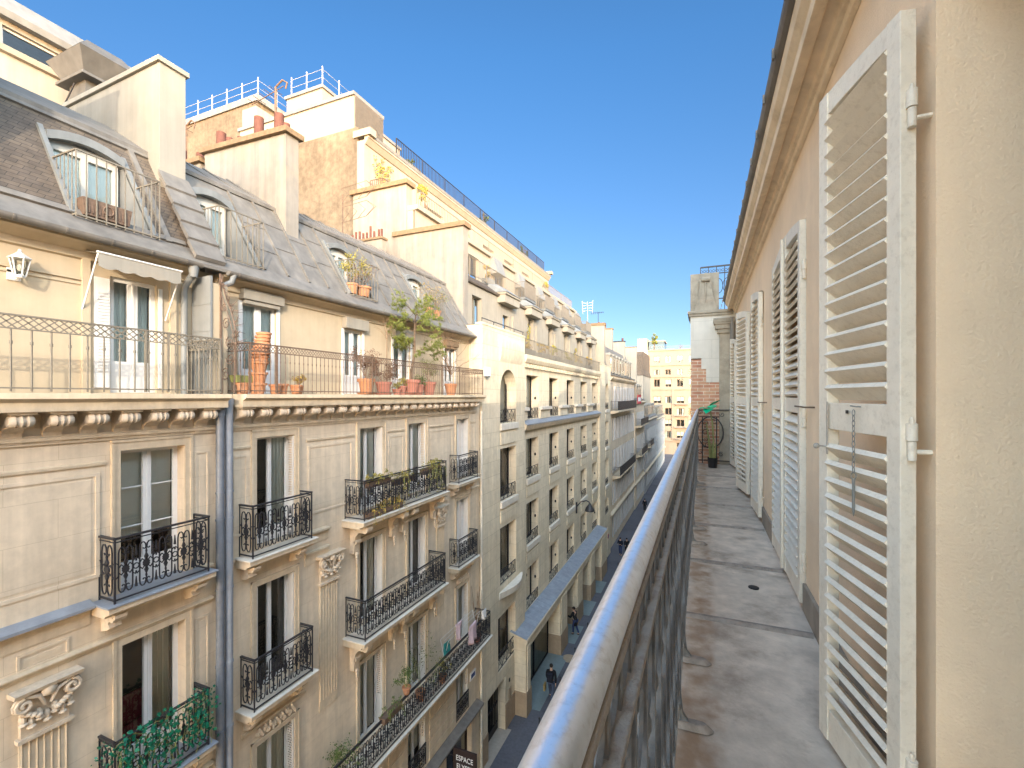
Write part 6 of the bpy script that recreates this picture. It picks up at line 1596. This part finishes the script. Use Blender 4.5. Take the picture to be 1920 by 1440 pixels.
# fittings on the walls
fl = thing('flood_light', 'white floodlight box on the corner bay wall beside the attic railing', 'lamp', (PX, 16.9, 16.0)); MB().box(PX + .0, PX + .22, 16.78, 17.0, 16.02, 16.38).build('housing', 'paint_white', fl, bevel=.02); MB().box(PX + .02, PX + .2, 16.8, 16.98, 15.99, 16.02).build('lens', 'black', fl)
MB().tube([(PX + .05, 16.85, 16.0), (PX + .02, 16.8, 15.8), (PX - .0, 16.7, 15.72)], .012, 5).build('cable', 'pipe_cream', fl)
ln = thing('street_lamp', 'dark dome street lamp on a wall bracket of the stepped block', 'street lamp', (MX, 32.3, 7.3))
mb = MB().tube([(MX + .05, 32.3, 6.7), (MX + .05, 32.3, 7.5)], .07, 8); mb.tube([(MX + .05, 32.3, 7.15), (MX + .35, 32.3, 7.55), (-7.75, 32.3, 7.68), (-7.55, 32.3, 7.6), (-7.5, 32.3, 7.45)], .045, 8); mb.build('bracket', 'iron', ln, smooth='auto')
MB().lathe((-7.5, 32.3, 6.95), [(.34, 0), (.34, .06), (.27, .26), (.12, .44), (.07, .56), (.0, .58)], 16).build('lamp_shade', 'iron', ln, smooth='auto'); MB().ball((-7.5, 32.3, 6.95), (.28, .28, .12), 14, 8).build('diffuser', 'bulb', ln, smooth=True)
def textmesh(txt, size, name, m, parent, loc, rot, sx=1.0):
    cu = bpy.data.curves.new(name, 'FONT'); cu.body = txt; cu.size = size; cu.extrude = .004; cu.align_x = 'CENTER'
    tmp = bpy.data.objects.new(name, cu); COL.objects.link(tmp); bpy.context.view_layer.update()
    me = bpy.data.meshes.new_from_object(tmp.evaluated_get(bpy.context.evaluated_depsgraph_get())); bpy.data.objects.remove(tmp)
    o = bpy.data.objects.new(name, me); me.materials.clear(); me.materials.append(M[m]); COL.objects.link(o); o.parent = parent
    o.location = Vector(loc) - parent.location; o.rotation_euler = rot; o.scale = (sx, 1, 1); return o
sg = thing('projecting_sign', 'dark brown hanging sign reading ESPACE ELYSEE above the shop fronts', 'sign', (-7.66, 14.0, 2.2))
MB().box(-8.12, -7.21, 13.98, 14.06, 1.55, 2.82).build('board', 'sign_brown', sg, bevel=.01)
MB().tube([(WX, 14.02, 2.5), (-8.1, 14.02, 2.5)], .02, 6).build('bracket', 'iron', sg)
textmesh('ESPACE', .26, 'lettering', 'paint_white', sg, (-7.665, 13.975, 2.44), (pi / 2, 0, 0), .78); textmesh('ELYSEE', .26, 'lettering', 'paint_white', sg, (-7.665, 13.975, 2.15), (pi / 2, 0, 0), .80)
pq = thing('street_plaque', 'small blue and white enamel plaque on the rusticated wall near the white pipe', 'plaque', (WX + .03, 15.95, 4.2)); MB().box(WX, WX + .03, 15.75, 16.2, 4.05, 4.35).build('plate', 'paint_white', pq); MB().box(WX + .031, WX + .036, 15.82, 16.13, 4.12, 4.28).build('field', 'sign_blue', pq)
ns = thing('traffic_disc', 'round blue and red no-parking disc on the far end bay of the stepped block', 'sign', (PX, 42.3, 2.6)); d0 = MB().tube([(PX + .0, 43.4, 1.9), (PX + .03, 43.4, 1.9)], .22, 18); d0.build('rim', 'sign_red', ns); MB().tube([(PX + .031, 43.4, 1.9), (PX + .036, 43.4, 1.9)], .16, 18).build('face', 'sign_blue', ns)
rs = thing('banner', 'red and white banner board tied to a far balcony railing', 'banner', (-7.6, 63.6, 14.5)); MB().box(-7.66, -7.60, 59.2, 62.6, 14.2, 15.4).build('board', 'sign_red', rs, bevel=.02); MB().box(-7.60, -7.59, 59.5, 62.3, 14.55, 15.05).build('stripe', 'paint_white', rs)

# bollards: one built, the others copied
bl = thing('bollard', 'slim black bollard at the kerb, nearest to the camera', 'bollard', (-6.7, 19.1, 0), 'bollards along the kerb')
MB().lathe((-6.7, 19.1, 0), [(.032, 0), (.032, .86), (.045, .87), (.045, .91), (.02, .94)], 10).build('post', 'iron', bl, smooth='auto')
MB().lathe((-6.7, 19.1, 0), [(.13, 0), (.13, .02), (.05, .05)], 12).build('base', 'iron', bl, smooth='auto')
for y, l in ((22.3, 'slim black bollard to the right of the walker with the rucksack'), (25.2, 'slim black bollard beside the round manhole cover'), (28.3, 'slim black bollard level with the person under the arcade'), (39.5, 'slim black bollard in front of the two people standing together'), (52.0, 'far slim black bollard between the standing pair and the distant walker')):
    c = copy_tree(bl); c.location = (-6.7, y, 0); c['label'] = l
tag(structure('stub', MB().lathe((-6.72, 18.55, 0), [(.13, 0), (.13, .03), (.06, .12), (.0, .14)], 12), 'black'), 'low black bollard stub on the pavement at the kerb', 'bollard'); 
o = [x for x in COL.objects if x.name == 'stub'][0]; del o['kind']; o.name = 'bollard_stub'
mh = MB().lathe((-7.15, 25.6, .001), [(.42, 0), (.42, .006), (.36, .007)], 24); mh.lathe((-7.15, 25.6, .004), [(.34, 0), (.34, .006)], 24); tag(mh.build('manhole_cover', 'stone_dark', None), 'round manhole cover set in the pavement near the arcade pillar', 'manhole cover')

# people
def limb_mesh(name, nodes, edges, m, parent, sub=2):
    me = bpy.data.meshes.new(name); me.from_pydata([n[0] for n in nodes], edges, []); me.materials.append(M[m])
    o = bpy.data.objects.new(name, me); COL.objects.link(o); o.parent = parent
    md = o.modifiers.new('skin', 'SKIN'); md.use_smooth_shade = True
    if not me.skin_vertices: me.skin_vertices.new()
    sv = me.skin_vertices[0].data
    for i, n in enumerate(nodes): sv[i].radius = (n[1], n[2] if len(n) > 2 else n[1])
    sv[0].use_root = True
    s = o.modifiers.new('smooth', 'SUBSURF'); s.levels = sub; s.render_levels = sub
    return o
def person(label, x, y, yaw, coat, trousers, hair, shoe, stride=.22, lean=.03, arms=(.12, -.12), coat_len=.78, h=1.74, extra=None, bend=(0, 0)):
    k = h / 1.74; V = lambda a, b, c: (a * k, b * k, c * k)
    # skeleton faces +Y; L/R legs stride forward and back
    nodes = [(V(0, 0, .96), .13, .10), (V(0, lean * .5, 1.15), .125, .09), (V(0, lean, 1.36), .15, .10), (V(0, lean + .01, 1.47), .055, .055), (V(0, lean + .03, 1.56), .062, .066), (V(0, lean + .035, 1.64), .078, .092), (V(0, lean + .03, 1.71), .055, .07)]
    edges = [(0, 1), (1, 2), (2, 3), (3, 4), (4, 5), (5, 6)]
    legs = []; arm = []
    for s, f in ((-1, stride), (1, -stride)):
        kn = V(s * .10, f * .55 + .05, .52); an = V(s * .10, f - (.10 if f < 0 else 0), .10 + (.07 if f < -.1 else 0)); toe = V(s * .11, f + .14 - (.10 if f < 0 else 0), .035 + (.01 if f < -.1 else 0))
        b = len(nodes); nodes += [(V(s * .095, 0, .90), .085), (kn, .058), (an, .038), (toe, .034)]; edges += [(0, b), (b, b + 1), (b + 1, b + 2), (b + 2, b + 3)]; legs.append((V(s * .095, 0, .90), kn, an, toe))
    for s, f, bd in ((-1, arms[0], bend[0]), (1, arms[1], bend[1])):
        sh = V(s * .19, lean, 1.40); el = V(s * .245, lean + f * .5, 1.13); wr = V(s * (.25 - .12 * bd), lean + f + .05 + .22 * bd, .90 + .28 * bd)
        b = len(nodes); nodes += [(sh, .055), (el, .042), (wr, .026)]; edges += [(2, b), (b, b + 1), (b + 1, b + 2)]
        w = Vector(wr); d = (w - Vector(el)).normalized(); q = Vector((0, 1, 0)); pm = w + d * .07
        nodes.append((tuple(pm), .024, .014)); edges.append((b + 2, b + 3))
        for j, (o_, L) in enumerate(((-.028, .068), (-.010, .078), (.010, .072), (.028, .058))):
            c = len(nodes); nodes += [(tuple(pm + q * o_ + d * L * .5 + Vector((-s * .004, 0, 0))), .0085), (tuple(pm + q * o_ + d * L + Vector((-s * .016, 0, 0))), .007)]; edges += [(b + 3, c), (c, c + 1)]
        c = len(nodes); nodes += [(tuple(w + d * .045 + q * .035), .010), (tuple(w + d * .075 + q * .05), .008)]; edges += [(b + 2, c), (c, c + 1)]
        arm.append((sh, el, wr))
    root = thing('person', label, 'person', (x, y, .01)); root.rotation_euler = (0, 0, yaw)
    body = limb_mesh('body', nodes, edges, 'skin', root)
    # face: nose, eyes, mouth, ears as small additions parented to the head
    fc = MB(); hy = (lean + .035) * k; hz = 1.635 * k
    fc.hexa([(-.012, hy + .085, hz - .03), (.012, hy + .085, hz - .03), (.012, hy + .108, hz - .03), (-.012, hy + .108, hz - .03)], [(-.006, hy + .085, hz + .012), (.006, hy + .085, hz + .012), (.006, hy + .092, hz + .012), (-.006, hy + .092, hz + .012)])
    for s in (-1, 1): fc.ball((s * .082, hy - .005, hz - .005), (.012, .022, .03), 6, 5)
    fc.build('face', 'skin', root, local=True)
    ey = MB()
    for s in (-1, 1): ey.ball((s * .03, hy + .083, hz + .012), (.011, .008, .007), 6, 4)
    ey.obox((0, hy + .086, hz - .055), (.022, 0, 0), (0, .004, 0), (0, 0, .004)); ey.build('features', 'hair_dark', root, local=True)
    hr = MB().ball((0, hy - .012, hz + .03), (.092, .108, .10), 12, 8); hr.build('hair', hair, root, smooth=True, local=True)
    g = coat_len
    cn = [(V(0, lean * .5, 1.12), .15, .115), (V(0, lean, 1.36), .175, .12), (V(0, lean + .005, 1.46), .075, .07), (V(0, 0, .98), .165, .13), (V(0, -.01, g), .18, .15)]
    ce = [(0, 1), (1, 2), (0, 3), (3, 4)]
    for s, (sh, el, wr) in zip((-1, 1), arm):
        b = len(cn); cn += [(sh, .075), (el, .062), (tuple(Vector(el).lerp(Vector(wr), .92)), .048)]; ce += [(1, b), (b, b + 1), (b + 1, b + 2)]
    limb_mesh('coat', cn, ce, coat, root)
    tn = [(V(0, 0, .94), .14, .11)]; te = []
    for hip, kn, an, toe in legs:
        b = len(tn); tn += [(hip, .10), (kn, .073), (tuple(Vector(an) + Vector((0, 0, .03))), .056)]; te += [(0, b), (b, b + 1), (b + 1, b + 2)]
    limb_mesh('trousers', tn, te, trousers, root)
    for hip, kn, an, toe in legs:
        limb_mesh('shoe', [(tuple(Vector(an) - Vector((0, .05, .03))), .05, .05), (tuple(Vector(an).lerp(Vector(toe), .5) - Vector((0, 0, .02))), .052, .045), (tuple(Vector(toe) + Vector((0, .01, 0))), .048, .034)], [(0, 1), (1, 2)], shoe, root, 1)
    bpy.context.view_layer.update()
    return root
p = person('person in a dark hooded coat with rucksack striding along the pavement, nearest of the walkers', -7.0, 21.7, .06, 'cloth_black', 'cloth_jeans', 'hair_dark', 'shoe', .26, .05, (.14, -.16), .74, 1.78)
rk = MB().box(-.15, .15, -.28, -.11, 1.05, 1.45); rk.box(-.12, .12, -.31, -.28, 1.08, 1.25); rk.build('rucksack', 'cloth_navy', p, bevel=.05, local=True)
bgm = MB().hexa([(-.36, -.10, .45), (-.28, -.10, .45), (-.28, .14, .45), (-.36, .14, .45)], [(-.37, -.12, .78), (-.27, -.12, .78), (-.27, .16, .78), (-.37, .16, .78)]); bgm.tube([(-.32, -.06, .78), (-.31, .02, .92), (-.32, .10, .78)], .008, 5); bgm.build('handbag', 'bag_ochre', p, bevel=.01, local=True)
person('person in a long dark coat and blue jeans standing at an arcade pillar', -7.5, 28.3, 1.2, 'cloth_black', 'cloth_blue', 'hair_dark', 'shoe', .10, .10, (.18, .05), .55, 1.72, bend=(.8, 0))
person('person in a navy jacket raising both hands, left of the standing pair', -7.25, 44.0, pi - .2, 'cloth_navy', 'cloth_blue', 'hair_dark', 'shoe', .05, .02, (.1, .1), .88, 1.74, bend=(1, 1))
person('person in a black coat and white shoes, right of the standing pair', -6.72, 44.3, pi + .3, 'cloth_black', 'cloth_black', 'hair_dark', 'shoe_white', .12, .02, (.1, .1), .80, 1.66, bend=(.9, .6))
person('person in black walking far down the street, alone', -7.05, 61.8, .0, 'cloth_black', 'cloth_black', 'hair_dark', 'shoe', .24, .04, (.14, -.14), .8, 1.74)

# roof garden on the far block
rng = random.Random(90)
pt = thing('roof_tree', 'bushy evergreen tree on the roof corner of the far end block', 'tree', (-12.2, 128.5, 27.5)); MB().tube([(-12.2, 128.5, 27.5), (-12.2, 128.5, 30)], .12, 6).build('trunk', 'bark', pt); f = MB(); foliage(f, (-12.2, 128.5, 30.4), (1.1, 1.0, 1.4), 500, .4, rng, 9); f.build('crown', 'leaf_pine', pt)
for x, l, h in ((-.6, 'bare tree on the roof of the far end block, next to the brick pier', 2.2), (-5.6, 'small bare shrub on the roof of the far end block', 1.1)):
    bt = thing('bare_tree', l, 'tree', (x, 129, 27.5)); mb = MB(); tips = []; mb.tube([(x, 129, 27.5), (x, 129, 27.5 + h * .5)], .08, 5)
    for k in range(6): branches(mb, (x, 129, 27.5 + h * .5), (rng.gauss(0, .8), rng.gauss(0, .5), .8), h * .55, .035, 2, rng, tips, .5)
    mb.build('trunk', 'bark', bt)
